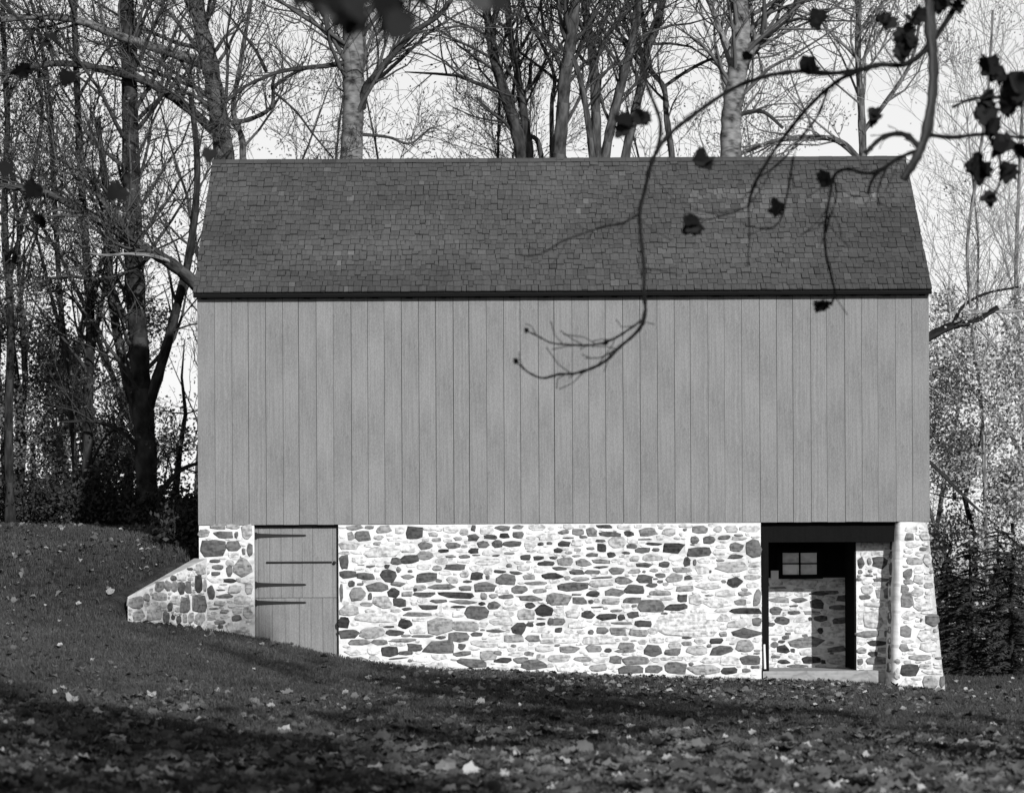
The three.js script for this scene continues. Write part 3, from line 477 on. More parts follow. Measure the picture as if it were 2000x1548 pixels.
// ------------------------------------------------------------------ retaining wall, splayed towards the camera
const wing = thing('retaining_wall', 'low sloping whitewashed stone retaining wall at the left corner of the barn', 'wall');
{
  const e = W1.clone().setY(0).sub(W0.clone().setY(0)).normalize(), len = Math.hypot(W1.x - W0.x, W1.z - W0.z);
  const right = e.clone().negate(), pl = plane(V(W0.x, 0, W0.z), right); // normal faces the door side
  if (pl.n.x < 0) pl.n.negate();
  const yt0 = onPlane(pl, 404, 1090)[1], yt1 = onPlane(pl, 249, 1165)[1];
  const q = (s, y, d) => V(W0.x, y, W0.z).addScaledVector(e, s).addScaledVector(pl.n, -d), th = 0.24, g = new GB();
  const f = (A, B, C, D) => g.quad(A, B, C, D, 1, [[A.z, A.y], [B.z, B.y], [C.z, C.y], [D.z, D.y]]);
  const y0 = -0.3;
  f(q(len, y0, 0), q(0.0, y0, 0), q(0.0, yt0, 0), q(len, yt1, 0));
  const lb = len - 0.5, yb1 = yt1 + 0.01;
  f(q(0, y0, th), q(lb, y0, th), q(lb, yb1, th), q(0, yt0, th));
  f(q(lb, y0, th), q(len, y0, 0), q(len, yt1, 0), q(lb, yb1, th));
  f(q(len, yt1, 0), q(0, yt0, 0), q(0, yt0, th), q(lb, yb1, th));
  const face = part('wall_face', g.geo(), M.mortar, wing);
  const at = (x) => -x / len; // e1 runs towards the barn: x from -len to 0
  stoneFace(pl, face, readWing, (x, y) => x < -0.02 && x > -len + 0.02 && y < lerp(yt0, yt1, at(x)) - 0.03 && y > 0.5, [-len, 0.4, 0, yt0], { k: 1.5, grey: 1 });
  wallStones.forEach((s) => part('stone', s.geo, M.stone, s.parent));
}
barnStones.sort((a, b) => b.key - a.key);
barnStones.slice(0, 300).forEach((s) => part('stone', s.geo, M.stone, s.parent));
part('stonework', mergeGeometries(barnStones.slice(300).map((s) => s.geo)), M.stone, barn, { kind: 'stuff' });

// ------------------------------------------------------------------ trees
const smooth = (pts, n) => new THREE.CatmullRomCurve3(pts, false, 'centripetal').getPoints(n);
const UP = V(0, 1, 0);
function dirAround(axis, spread, r) { const v = V(r.n(), r.n(), r.n()); v.addScaledVector(axis, -v.dot(axis)).normalize(); return axis.clone().multiplyScalar(Math.cos(spread)).addScaledVector(v, Math.sin(spread)).normalize(); }
// one bough with its twigs; gb[0] takes thick wood, gb[1] fine twigs; ends collects twig tips
function bough(gb, start, dir, len, rad, level, r, o, ends) {
  const n = level === 0 ? 7 : level === 1 ? 5 : level === 2 ? 4 : 3, pts = [start.clone()], rs = [rad], d = dir.clone(), tip = level >= 2 ? 0.45 : 0.25;
  for (let k = 1; k <= n; k++) {
    d.add(V(r.n(), r.n(), r.n()).multiplyScalar((o.wander || 0.22) * (level > 1 ? 1.35 : 1.1))).addScaledVector(UP, (o.lift ?? 0.06)).normalize();
    pts.push(pts[k - 1].clone().addScaledVector(d, len / n)); rs.push(Math.max(o.min || 0.0045, rad * (1 - (1 - tip) * k / n)));
  }
  const thick = rad > 0.03;
  gb[thick ? 0 : 1].tube(pts, rs, rad > 0.06 ? 7 : rad > 0.03 ? 5 : rad > 0.014 ? 4 : 3, o.tone * (1 + r.n() * 0.12));
  if (level >= o.levels) { ends.push([pts[n], d.clone()], [pts[n - 1], d.clone()]); return; }
  const kids = Math.round((o.kids[level] || 4) * r.in(0.75, 1.25));
  for (let q = 0; q < kids; q++) {
    const t = r.in(0.18, 1) * n, k = Math.min(n - 1, Math.floor(t)), p = pts[k].clone().lerp(pts[k + 1], t - k), ax = pts[k + 1].clone().sub(pts[k]).normalize();
    const kd = dirAround(ax, r.in(0.5, 1.15), r).addScaledVector(UP, o.rise ?? 0.15).normalize();
    bough(gb, p, kd, len * r.in(0.38, 0.68) * (1 - 0.35 * t / n), Math.max(o.min || 0.0045, rs[k] * r.in(0.4, 0.62)), level + 1, r, o, ends);
  }
}
function leaves(gb, ends, r, o) { // small leaf-sized faces round the twig tips
  for (let k = 0; k < o.n; k++) {
    const [p, d] = ends[Math.floor(r() * ends.length)], q = p.clone().add(V(r.n(), r.n(), r.n()).multiplyScalar(o.spread || 0.2)), s = o.size * r.in(0.6, 1.4);
    if (o.keep && !o.keep(q)) continue;
    const a = V(r.n(), r.n() - 0.3, r.n()).normalize(), b = a.clone().cross(V(r.n(), r.n(), r.n())).normalize(), c = o.tone * (1 + r.n() * 0.5), nn = a.clone().cross(b);
    const s0 = gb.count, P4 = [q.clone().addScaledVector(a, -s), q.clone().addScaledVector(b, s * 0.6).addScaledVector(nn, s * 0.2), q.clone().addScaledVector(a, s), q.clone().addScaledVector(b, -s * 0.6)];
    P4.forEach((v) => gb.v(v.x, v.y, v.z, nn.x, nn.y, nn.z, Math.max(0.01, c)));
    gb.i.push(s0, s0 + 2, s0 + 1, s0, s0 + 3, s0 + 2);
  }
}
// A tree traced from the photograph: lines of [px, py, width in px] at depth z; the first is the trunk.
function tracedTree(name, label, z, lines, o, group) {
  const t = thing(name, label, 'tree', group), r = rngOf(o.seed), tw = new GB(), th = new GB(), ends = [], sc = (zz) => (EYE.z - zz) / F;
  let root = null;
  lines.forEach((ln, idx) => {
    const p0 = ln.p[0]; if (!ln.ground && p0[1] > 280 && p0[1] < 335) ln.p.unshift([p0[0] + (p0[0] - ln.p[1][0]) * 0.4, p0[1] + 70]);   // rises from behind the roof
    const dz = ln.dz || 0, pts = ln.p.map(([x, y], k) => P(x, y, z + dz * (ln.p.length > 1 ? k / (ln.p.length - 1) : 0)));
    const w0 = ln.w[0] * sc(z) / 2 * 0.86, w1 = ln.w[1] * sc(z) / 2 * 0.82;
    if (ln.ground) { const b = pts[0], y = groundY(b.x, b.z) - 0.15; if (b.y > y + 0.3) pts.unshift(V(b.x + (b.x - pts[1].x) * 0.3, y, b.z)); else pts[0].y = y; }
    const n = Math.max(8, pts.length * 4), c = smooth(pts, n), rad = c.map((_, k) => lerp(w0, w1, k / n) * (1 + 0.07 * Math.sin(k * 2.3 + idx) + r.n() * 0.05) * (ln.ground && k < 2 ? 1.35 - k * 0.2 : 1));
    const g = new GB(); g.tube(c, rad, w0 > 0.08 ? 12 : 8, (ln.tone || o.tone)); part(idx === 0 ? 'trunk' : 'limb', g.geo(), o.mat || M.bark, t);
    const kids = Math.round((ln.kids ?? 8) * 1.55), from = ln.from ?? 0.3;
    for (let q = 0; q < kids; q++) {
      const tt = lerp(from, 1, (q + r()) / kids) * n, k = Math.min(n - 1, Math.floor(tt)), p = c[k].clone().lerp(c[k + 1], tt - k), ax = c[k + 1].clone().sub(c[k]).normalize();
      if (p.y < (o.minY ?? 2)) continue;
      const kd = dirAround(ax, r.in(0.6, 1.2), r).addScaledVector(UP, 0.2); kd.z *= 0.7; kd.normalize();
      const L = (ln.len || 2.4) * r.in(0.65, 1.6);
      bough([th, tw], p, kd, L, clamp(rad[k] * r.in(0.22, 0.5), 0.012, 0.05), 1, r, { tone: o.twig || o.tone, levels: o.levels || 3, kids: o.kids || [0, 6, 3], lift: 0.05, rise: 0.2, wander: 0.24, min: o.min }, ends);
    }
  });
  if (tw.count) part('crown', mergeGeometries(th.count ? [th.geo(), tw.geo()] : [tw.geo()]), M.twig, t);
  if (o.leaf && ends.length) { const lf = new GB(); leaves(lf, ends, r, o.leaf); part('foliage', lf.geo(), M.leaf, t); }
  return t;
}
const L = (w, p, x = {}) => ({ w, p, ...x });
const ROOF_Y = 8.2;
tracedTree('forked_tree', 'dark forked tree with the thickest trunk on the bank left of the barn', -8.5, [
  L([56, 34], [[287, 1030], [284, 880], [272, 700], [260, 500], [255, 300], [251, 120], [244, -60]], { ground: 1, kids: 18, from: 0.35, len: 2.2 }),
  L([26, 12], [[288, 800], [318, 700], [345, 600], [372, 480], [385, 330], [372, 180]], { kids: 8, len: 1.5, dz: 1.5 }),
  L([28, 14], [[278, 850], [255, 770], [232, 670], [215, 560], [208, 400], [190, 230]], { kids: 9, len: 1.6, dz: -1 }),
  L([16, 8], [[298, 985], [322, 950], [352, 918], [392, 902]], { kids: 4, len: 0.9 }),
  L([12, 5], [[272, 875], [240, 845], [205, 828], [170, 822], [120, 824]], { kids: 5, len: 1 }),
], { seed: 1, tone: 0.05, twig: 0.05, leaf: { n: 2700, size: 0.03, tone: 0.06, spread: 0.25 } });
tracedTree('straight_tree', 'dark straight slender tree left of the forked tree on the bank crest', -9, [
  L([27, 14], [[170, 1032], [170, 900], [172, 760], [176, 640], [168, 500], [158, 350], [150, 180], [142, -40]], { ground: 1, kids: 16, from: 0.3, len: 1.9 }),
  L([14, 7], [[176, 700], [196, 600], [216, 500], [222, 380]], { kids: 5, len: 1.2 }),
  L([8, 4], [[168, 930], [190, 880], [212, 846], [240, 836]], { kids: 3, len: 0.8 }),
], { seed: 2, tone: 0.045, twig: 0.05, leaf: { n: 2700, size: 0.03, tone: 0.055, spread: 0.3 } });
tracedTree('leaning_tree', 'thin tree bending left above the lawn crest at the left edge', -10.5, [
  L([15, 7], [[150, 980], [138, 800], [122, 640], [112, 500], [104, 330], [96, 190], [70, 40], [40, -60]], { ground: 1, kids: 14, from: 0.35, len: 1.9 }),
  L([10, 5], [[126, 680], [95, 560], [70, 460], [40, 350]], { kids: 5, len: 1.2 }),
], { seed: 3, tone: 0.05, leaf: { n: 2100, size: 0.03, tone: 0.05, spread: 0.3 } });
tracedTree('edge_tree', 'dark twiggy tree cut off by the left edge of the photograph', -8, [
  L([22, 9], [[20, 1030], [16, 820], [20, 620], [8, 420], [14, 230], [6, 60], [4, -60]], { ground: 1, kids: 18, from: 0.3, len: 2 }),
  L([13, 6], [[14, 560], [40, 450], [66, 330], [82, 200], [60, 60]], { kids: 7, len: 1.6 }),
], { seed: 4, tone: 0.045, leaf: { n: 2700, size: 0.03, tone: 0.05, spread: 0.3 } });
tracedTree('leaning_pale_tree', 'pale leaning tree with a great arching limb behind the left end of the roof', -9, [
  L([56, 34], [[470, 700], [448, 420], [438, 310], [424, 210], [408, 120], [392, 50], [378, -40]], { ground: 1, kids: 12, from: 0.5, len: 2.4 }),
  L([24, 12], [[436, 285], [400, 240], [358, 205], [322, 180], [280, 157], [220, 140], [160, 127], [100, 124], [50, 136], [-10, 146]], { kids: 12, len: 1.6, tone: 0.07, dz: 1.5 }),
  L([26, 14], [[408, 130], [362, 112], [300, 92], [232, 70], [160, 42], [90, 32], [0, 38]], { kids: 12, len: 1.6, dz: 2, tone: 0.17 }),
  L([13, 6], [[446, 250], [400, 200], [366, 182], [340, 170]], { kids: 4, len: 1 }),
  L([12, 6], [[450, 240], [490, 232], [530, 208], [536, 170], [580, 140], [620, 128]], { kids: 6, len: 1.2, tone: 0.08 }),
  L([18, 9], [[474, 310], [472, 270], [456, 220], [470, 120], [490, 0]], { kids: 6, len: 1.6 }),
], { seed: 5, tone: 0.13, twig: 0.085, minY: ROOF_Y - 1, mat: M.paleBark });
tracedTree('low_limbed_tree', 'tree hidden by the barn whose heavy low limbs reach left past the eave', -7.5, [
  L([44, 36], [[460, 900], [440, 700], [420, 560], [410, 450]], { ground: 1, kids: 0 }),
  L([32, 13], [[420, 600], [378, 552], [334, 515], [288, 488], [244, 462], [196, 432], [150, 405], [85, 376], [15, 364], [-20, 360]], { kids: 14, len: 1.5, dz: 2, tone: 0.075 }),
  L([13, 4], [[384, 560], [345, 520], [300, 500], [250, 496], [210, 498], [165, 494]], { kids: 6, len: 1, dz: 2, tone: 0.3 }),
  L([10, 5], [[300, 492], [270, 520], [200, 545], [120, 540], [60, 560]], { kids: 8, len: 1.2, dz: 1, tone: 0.06 }),
], { seed: 6, tone: 0.1, twig: 0.07, minY: 2, leaf: { n: 3600, size: 0.03, tone: 0.09, spread: 0.25 } });
tracedTree('mottled_tree', 'pale mottled-bark tree rising straight behind the left half of the roof', -8, [
  L([54, 46], [[680, 700], [684, 420], [686, 310], [690, 200], [690, 110], [688, 30], [684, -60]], { ground: 1, kids: 14, from: 0.5, len: 2.2 }),
  L([20, 10], [[706, 210], [714, 172], [738, 142], [772, 100], [810, 62], [860, 26], [900, -30]], { kids: 10, len: 1.8, tone: 0.07, dz: 1 }),
  L([13, 6], [[684, 120], [640, 128], [600, 132], [545, 140], [515, 152], [480, 168], [440, 200]], { kids: 14, len: 1.5, tone: 0.06, dz: 1 }),
  L([7, 4], [[538, 140], [532, 175], [548, 190], [580, 220], [610, 260], [650, 308]], { kids: 8, len: 0.9, tone: 0.06 }),
  L([9, 4], [[520, 140], [500, 100], [470, 60], [440, 20]], { kids: 5, len: 1, tone: 0.06 }),
  L([8, 4], [[704, 262], [760, 268], [800, 280], [840, 250]], { kids: 5, len: 1, tone: 0.08 }),
], { seed: 7, tone: 0.21, twig: 0.08, minY: ROOF_Y - 0.6, mat: M.paleBark, leaf: { n: 780, size: 0.03, tone: 0.06, spread: 0.3 } });
tracedTree('v_shaped_tree', 'tree of two dark stems crossing in a narrow V behind mid roof', -10, [
  L([38, 16], [[1030, 500], [1020, 302], [1003, 235], [982, 170], [962, 100], [952, 30], [940, -60]], { ground: 1, kids: 12, from: 0.4, len: 1.9 }),
  L([22, 13], [[1034, 305], [1020, 200], [1008, 130], [996, 60], [988, -50]], { kids: 9, len: 1.7 }),
  L([13, 6], [[1056, 300], [1046, 270], [1010, 262], [985, 238], [955, 215], [930, 190]], { kids: 5, len: 1 }),
  L([12, 6], [[1078, 292], [1078, 200], [1083, 150], [1060, 90], [1030, 30], [1010, -40]], { kids: 8, len: 1.4 }),
  L([8, 4], [[1092, 160], [1060, 135], [1020, 105], [990, 80]], { kids: 4, len: 1 }),
], { seed: 8, tone: 0.07, twig: 0.05, minY: ROOF_Y - 0.4 });
tracedTree('thick_stem_tree', 'thick dark stem leaning slightly right behind the middle of the roof', -8.5, [
  L([34, 24], [[1080, 500], [1092, 302], [1098, 230], [1104, 150], [1115, 80], [1124, 0], [1130, -60]], { ground: 1, kids: 12, from: 0.5, len: 1.9 }),
  L([17, 9], [[1156, 300], [1146, 220], [1132, 150], [1118, 110], [1100, 60], [1086, -20]], { kids: 8, len: 1.3 }),
  L([8, 5], [[1104, 245], [1120, 215], [1140, 180], [1175, 145], [1215, 120]], { kids: 6, len: 1.1 }),
], { seed: 9, tone: 0.09, twig: 0.05, minY: ROOF_Y - 0.4 });
tracedTree('y_shaped_tree', 'grey stem that forks into a Y high behind mid roof', -9.5, [
  L([26, 18], [[1166, 500], [1166, 305], [1163, 200], [1160, 130], [1152, 70], [1144, 20], [1140, -60]], { ground: 1, kids: 10, from: 0.5, len: 1.7 }),
  L([12, 7], [[1166, 110], [1182, 78], [1204, 42], [1224, 8], [1250, -50]], { kids: 7, len: 1.3 }),
  L([24, 18], [[1182, 306], [1195, 240], [1212, 170], [1228, 110], [1240, 50], [1252, -50]], { kids: 9, len: 1.6 }),
], { seed: 10, tone: 0.1, twig: 0.05, minY: ROOF_Y - 0.4 });
tracedTree('right_leaning_tree', 'grey stem leaning right just right of the Y-forked stem', -11, [
  L([24, 16], [[1200, 520], [1222, 305], [1240, 220], [1256, 150], [1262, 100], [1284, 50], [1302, -40]], { ground: 1, kids: 10, from: 0.5, len: 1.9 }),
  L([16, 9], [[1312, 300], [1302, 230], [1296, 170], [1268, 130], [1258, 60], [1246, -20]], { kids: 8, len: 1.3, tone: 0.09 }),
  L([9, 5], [[1296, 170], [1340, 140], [1390, 115], [1440, 105], [1480, 80]], { kids: 7, len: 1.3 }),
], { seed: 12, tone: 0.1, twig: 0.06, minY: ROOF_Y - 0.4 });
tracedTree('stout_pale_tree', 'stout pale tree trunk behind the right half of the roof', -9.5, [
  L([56, 38], [[1424, 520], [1428, 305], [1428, 240], [1436, 170], [1446, 90], [1448, 20], [1440, -60]], { ground: 1, kids: 12, from: 0.5, len: 2.4 }),
  L([26, 14], [[1450, 120], [1480, 80], [1530, 40], [1590, -30]], { kids: 9, len: 1.8 }),
  L([20, 10], [[1432, 130], [1415, 80], [1400, 40], [1370, -40]], { kids: 8, len: 1.6 }),
  L([13, 7], [[1426, 230], [1450, 222], [1490, 218], [1530, 250]], { kids: 6, len: 1.2, tone: 0.06 }),
], { seed: 13, tone: 0.24, twig: 0.1, minY: ROOF_Y - 0.4, mat: M.paleBark });
tracedTree('faint_tree', 'faint grey tree with spreading boughs behind the right end of the roof', -13, [
  L([24, 10], [[1690, 520], [1686, 300], [1682, 200], [1676, 100], [1678, 0], [1674, -60]], { ground: 1, kids: 16, from: 0.45, len: 2.6 }),
  L([18, 9], [[1690, 330], [1640, 276], [1590, 268], [1520, 274], [1440, 302]], { kids: 9, len: 1.4 }),
  L([12, 6], [[1684, 260], [1730, 200], [1780, 120], [1800, 20]], { kids: 9, len: 1.7 }),
], { seed: 14, tone: 0.15, twig: 0.17, minY: ROOF_Y - 0.6, leaf: { n: 4200, size: 0.03, tone: 0.2, spread: 0.3 } });
tracedTree('right_yard_tree', 'pale thin-leaved tree to the right of the barn', -12, [
  L([10, 6], [[1930, 1250], [1925, 1000], [1918, 800], [1900, 640], [1890, 480], [1910, 330], [1930, 180], [1940, 20]], { ground: 1, kids: 22, from: 0.3, len: 2.3 }),
  L([24, 12], [[1780, 680], [1825, 652], [1860, 636], [1900, 628], [1950, 600]], { kids: 6, len: 1.1, tone: 0.035 }),
  L([9, 5], [[1860, 636], [1880, 600], [1920, 575], [1990, 560]], { kids: 5, len: 1, tone: 0.035 }),
  L([9, 6], [[1890, 615], [1930, 660], [1960, 700], [1980, 740]], { kids: 6, len: 1, tone: 0.42 }),
  L([9, 6], [[1880, 612], [1930, 608], [1990, 606], [2040, 590]], { kids: 6, len: 1, tone: 0.45 }),
  L([9, 4], [[1815, 900], [1860, 945], [1900, 985], [1950, 1030], [2010, 1080]], { kids: 6, len: 0.9, tone: 0.06 }),
], { seed: 15, tone: 0.25, twig: 0.3, minY: 1.5, leaf: { n: 17000, size: 0.042, tone: 0.36, spread: 0.4, keep: (p) => p.y < 6.9 + 0.8 * Math.sin(p.x * 4) } });
tracedTree('far_right_tree', 'grey leafy tree cut off by the right edge of the photograph', -16, [
  L([15, 7], [[2010, 1250], [2008, 1000], [1996, 760], [1985, 560], [1990, 380], [2000, 160]], { ground: 1, kids: 26, from: 0.22, len: 2.4 }),
  L([12, 6], [[2000, 900], [1960, 820], [1900, 760], [1850, 720]], { kids: 10, len: 1.5, tone: 0.3 }),
  L([12, 6], [[2004, 1000], [1950, 930], [1880, 900], [1830, 860]], { kids: 10, len: 1.5, tone: 0.2 }),
], { seed: 16, tone: 0.2, twig: 0.28, minY: 1.2, leaf: { n: 21000, size: 0.042, tone: 0.32, spread: 0.45, keep: (p) => p.y < 7.2 + 0.8 * Math.sin(p.x * 3) } });

// trees further back that fill the wood
{
  const r = rngOf(77);
  const spots = [
    [35, -14, 12, 0.06, 'slim dark tree in the wood furthest left behind the lawn crest'], [95, -18, 13, 0.06, 'slim dark tree in the wood second behind the lawn crest'],
    [205, -15, 13, 0.06, 'slim dark tree in the wood between the straight tree and the forked tree'], [335, -14, 12, 0.07, 'slim dark tree in the gap between the forked tree and barn'],
    [372, -19, 13, 0.08, 'slim dark tree just left of the barn wall'], [560, -18, 13, 0.09, 'fine twiggy tree far behind the left part of the roof'],
    [760, -14, 13, 0.085, 'twiggy tree behind the roof right of the mottled trunk'], [860, -15, 14, 0.085, 'twiggy tree behind the roof left of the crossing stems'],
    [925, -12, 14, 0.085, 'twiggy tree directly left of the crossing stems'], [1050, -17, 14, 0.09, 'twiggy tree far behind the crossing stems'], [1140, -19, 14, 0.1, 'twiggy tree far behind the thick dark stem'], [1265, -18, 14, 0.1, 'twiggy tree far behind the right-leaning stem'], [630, -16, 13, 0.09, 'twiggy tree behind the roof just left of the mottled trunk'],
    [1350, -16, 14, 0.13, 'grey twiggy tree left of the stout pale trunk'],
    [1540, -17, 14, 0.18, 'pale twiggy tree right of the stout pale trunk'], [1780, -18, 14, 0.15, 'pale twiggy tree behind the right roof corner'],
    [1880, -21, 9, 0.16, 'pale twiggy tree in the open sky right of the roof'],
  ];
  for (const [px, z, h, tone, label] of spots) {
    const b = P(px, 1100, z), gy = groundY(b.x, b.z), t = thing('bare_tree', label, 'tree'), n = 10, pts = [], rad = [], side = px < 400 || px > 1830;
    let p = V(b.x, gy - 0.2, b.z); const d = V(r.n() * 0.1, 1, r.n() * 0.1);
    for (let k = 0; k <= n; k++) { pts.push(p.clone()); rad.push((px > 1500 ? 0.075 : 0.1) * (1 - 0.95 * k / n)); d.x += r.n() * 0.15; d.z += r.n() * 0.06; p = p.clone().addScaledVector(d.clone().normalize(), h / n); }
    const g = new GB(); g.tube(pts, rad, 9, tone); part('trunk', g.geo(), M.bark, t);
    const th = new GB(), tw = new GB(), ends = [];
    for (let q = 0; q < (side ? 26 : 30); q++) {
      const tt = r.in(side ? 0.15 : 0.5, 1) * n, k = Math.min(n - 1, Math.floor(tt)), s = pts[k].clone().lerp(pts[k + 1], tt - k), kd = V(r.n(), r.in(0.3, 1.1), r.n() * 0.7).normalize();
      bough([th, tw], s, kd, r.in(1.4, 3.4) * (1 - 0.4 * tt / n), rad[k] * r.in(0.25, 0.5), 1, r, { tone, levels: 3, kids: [0, 6, 3], lift: 0.08, rise: 0.25, wander: 0.22, min: 0.0045 }, ends);
    }
    part('crown', mergeGeometries(th.count ? [th.geo(), tw.geo()] : [tw.geo()]), M.twig, t);
    const lf = new GB(); leaves(lf, ends, r, { n: px > 1000 && side ? 1800 : side ? 1600 : 500, size: 0.03, tone: tone * 1.1, spread: 0.4 }); part('foliage', lf.geo(), M.leaf, t);
  }
}
// dark leafy understorey at the left, evergreens at the right
function bushyTree(name, label, px, z, h, w, n, tone, size, seed, low = 0.05) {
  const r = rngOf(seed), b = P(px, 1100, z), gy = groundY(b.x, b.z), t = thing(name, label, h > 2 ? 'tree' : 'shrub'), th = new GB(), tw = new GB(), ends = [];
  const g = new GB(), pts = []; for (let k = 0; k <= 6; k++) pts.push(V(b.x + r.n() * 0.05 * k, gy - 0.1 + k / 6 * h * 0.9, b.z + r.n() * 0.05 * k));
  g.tube(pts, pts.map((_, k) => 0.02 * h * (1.1 - k / 6)), 7, 0.04); part('trunk', g.geo(), M.bark, t);
  for (let q = 0; q < 16; q++) { const k = r.in(low, 0.95) * 6, s = pts[Math.floor(k)].clone(); bough([th, tw], s, V(r.n(), r.in(-0.1, 0.6), r.n()).normalize(), w * r.in(0.5, 1) * (1.1 - 0.6 * k / 6), 0.02, 1, r, { tone: 0.04, levels: 2, kids: [0, 6], lift: 0.02, rise: 0.1 }, ends); }
  part('crown', mergeGeometries([tw.geo(), ...(th.count ? [th.geo()] : [])]), M.twig, t);
  const lf = new GB(); leaves(lf, ends, r, { n, size, tone, spread: 0.28 }); part('foliage', lf.geo(), M.leaf, t);
}
[[15, -11, 5.4, 2.2, 5200, 'dark leafy understorey tree filling the far left behind the lawn'], [80, -13, 4.6, 2.0, 5200, 'dark leafy understorey tree behind the leaning tree'], [130, -16, 5.2, 2.1, 4200, 'dark leafy understorey tree left of the straight tree'],
  [215, -12.5, 3.4, 1.4, 3600, 'dark leafy understorey tree between straight and forked trees'], [350, -13, 5.2, 1.0, 1300, 'thin leafy understorey tree beside the barn wall'], [40, -15, 7.4, 2.0, 2600, 'tall leafy understorey tree highest at the far left'], [250, -14, 6.4, 1.8, 1800, 'tall leafy understorey tree behind the forked trunk']]
  .forEach(([px, z, h, w, n, label], k) => bushyTree('understorey_tree', label, px, z, h, w, n * 1.9, 0.12, 0.04, 300 + k));
[[200, -8.2, 0.75, 1.0, 'low dark shrub between the straight tree and the forked tree'], [245, -8.6, 0.8, 0.9, 'low dark shrub at the foot of the forked tree'], [320, -7.4, 0.55, 0.8, 'low dark shrub right of the forked tree'], [60, -9, 0.9, 1.4, 'low dark shrub at the far left of the lawn crest'],
  [352, -3.6, 0.5, 0.55, 'low dark shrub against the left end of the barn'], [368, -1.6, 0.5, 0.4, 'small dark shrub at the barn corner above the retaining wall']]
  .forEach(([px, z, h, w, label], k) => bushyTree('low_shrub', label, px, z, h, w, 3400, 0.035, 0.045, 330 + k));
[[1905, -14, 6.2, 2.2, 9000, 'pale grey leafy tree behind the evergreens at the right', 0.3], [1985, -13, 5.0, 1.9, 8000, 'grey leafy tree at the right edge above the evergreens', 0.24], [1850, -15, 3.6, 1.3, 4500, 'grey leafy bush just right of the barn end', 0.24]]
  .forEach(([px, z, h, w, n, label, tone], k) => bushyTree('leafy_tree', label, px, z, h, w, n, tone, 0.042, 360 + k));
function evergreen(label, px, z, h, w, seed, tone = 0.07) {
  const r = rngOf(seed), b = P(px, 1100, z), gy = groundY(b.x, b.z), t = thing('evergreen_tree', label, 'evergreen tree'), g = new GB(), nd = new GB(), bk = new GB();
  g.tube([V(b.x, gy - 0.2, b.z), V(b.x, gy + h, b.z)], [0.03 * h, 0.01], 8, 0.04); part('trunk', g.geo(), M.bark, t);
  for (let q = 0; q < 150; q++) {
    const u = Math.pow(r(), 1.25), y = gy + 0.1 + u * h * 0.97, len = w * (1 - u * 0.85) * r.in(0.7, 1.1), a = r() * 6.283, d = V(Math.cos(a), 0.12, Math.sin(a)), pts = [V(b.x, y, b.z)], v = d.clone();
    for (let k = 1; k <= 5; k++) { v.y -= 0.11; pts.push(pts[k - 1].clone().addScaledVector(v.clone().normalize(), len / 5)); }
    bk.tube(pts, [0.02, 0.017, 0.014, 0.01, 0.007, 0.004], 4, 0.04);
    for (let k = 0; k < 62; k++) {
      const tt = r.in(0.15, 1) * 5, i = Math.min(4, Math.floor(tt)), p = pts[i].clone().lerp(pts[i + 1], tt - i), s = r.in(0.06, 0.13), dir = V(d.z * (r() < 0.5 ? 1 : -1), 0, 0).set(-d.z, 0, d.x).multiplyScalar(r() < 0.5 ? 1 : -1).addScaledVector(d, r.in(0.4, 1)).add(V(r.n() * 0.3, -0.35 + r.n() * 0.3, r.n() * 0.3)).normalize();
      const side = dir.clone().cross(UP).normalize().multiplyScalar(s * 0.2), e = p.clone().addScaledVector(dir, s), nn = side.clone().cross(dir).normalize(), c = tone * (1 + r.n() * 0.5), s0 = nd.count;
      [p.clone().add(side), p.clone().sub(side), e].forEach((x) => nd.v(x.x, x.y, x.z, nn.x, nn.y, nn.z, Math.max(0.008, c))); nd.i.push(s0, s0 + 2, s0 + 1);
    }
  }
  part('crown', bk.geo(), M.twig, t); part('foliage', nd.geo(), M.leaf, t);
}
evergreen('dark drooping evergreen right behind the stone pillar', 1895, -8, 2.6, 1.25, 401);
evergreen('dark drooping evergreen at the right edge behind the lawn', 1975, -7.4, 2.3, 1.3, 402);
evergreen('tall dark evergreen further back at the right edge', 1950, -10.5, 2.9, 1.6, 403, 0.08);
evergreen('narrow dark evergreen just right of the barn end', 1850, -12, 2.2, 1.2, 404, 0.08);

// ------------------------------------------------------------------ overhanging tree in the foreground, its trunk outside the frame
function leafGeo(seed, s = 1, curl = 0) { // lobed leaf, cupped, stalk at the origin
  const r = rngOf(seed), kr = seed % 2 ? 0.5 : 0.15, g = new GB(), lob = [[0, 0.06], [0.16, 0.02], [0.38, 0.02], [0.38, 0.2], [0.5, 0.32], [0.4, 0.46], [0.42, 0.62], [0.25, 0.68], [0.15, 0.86], [0, 0.98]];
  const pts = [...lob, ...lob.slice(1, -1).reverse().map(([x, y]) => [-x, y])].map(([x, y]) => { const q = [x * (1 + r.n() * 0.12), y * (1 + r.n() * 0.06)], d = Math.hypot(q[0], q[1] - 0.48) || 1, k = curl ? lerp(1, 0.42 / d, kr) : 1; return [q[0] * k * (curl ? 0.8 : 1), 0.48 + (q[1] - 0.48) * k]; });
  const cup = r.in(0.3, 0.9) + curl * r.in(0.4, 1), bend = r.in(-0.5, 0.5) * (1 + curl), z = (x, y) => cup * x * x - bend * y * y * 0.6 + 0.05 * Math.sin(x * 9 + y * 7);
  g.v(0, 0.4 * s, z(0, 0.4) * s, 0, 0, 1, 1); pts.forEach(([x, y]) => g.v(x * s, y * s, z(x, y) * s, 0, 0, 1, 1));
  for (let k = 1; k <= pts.length; k++) g.i.push(0, k, k % pts.length + 1);
  const geo = g.geo(); geo.computeVertexNormals(); return geo;
}
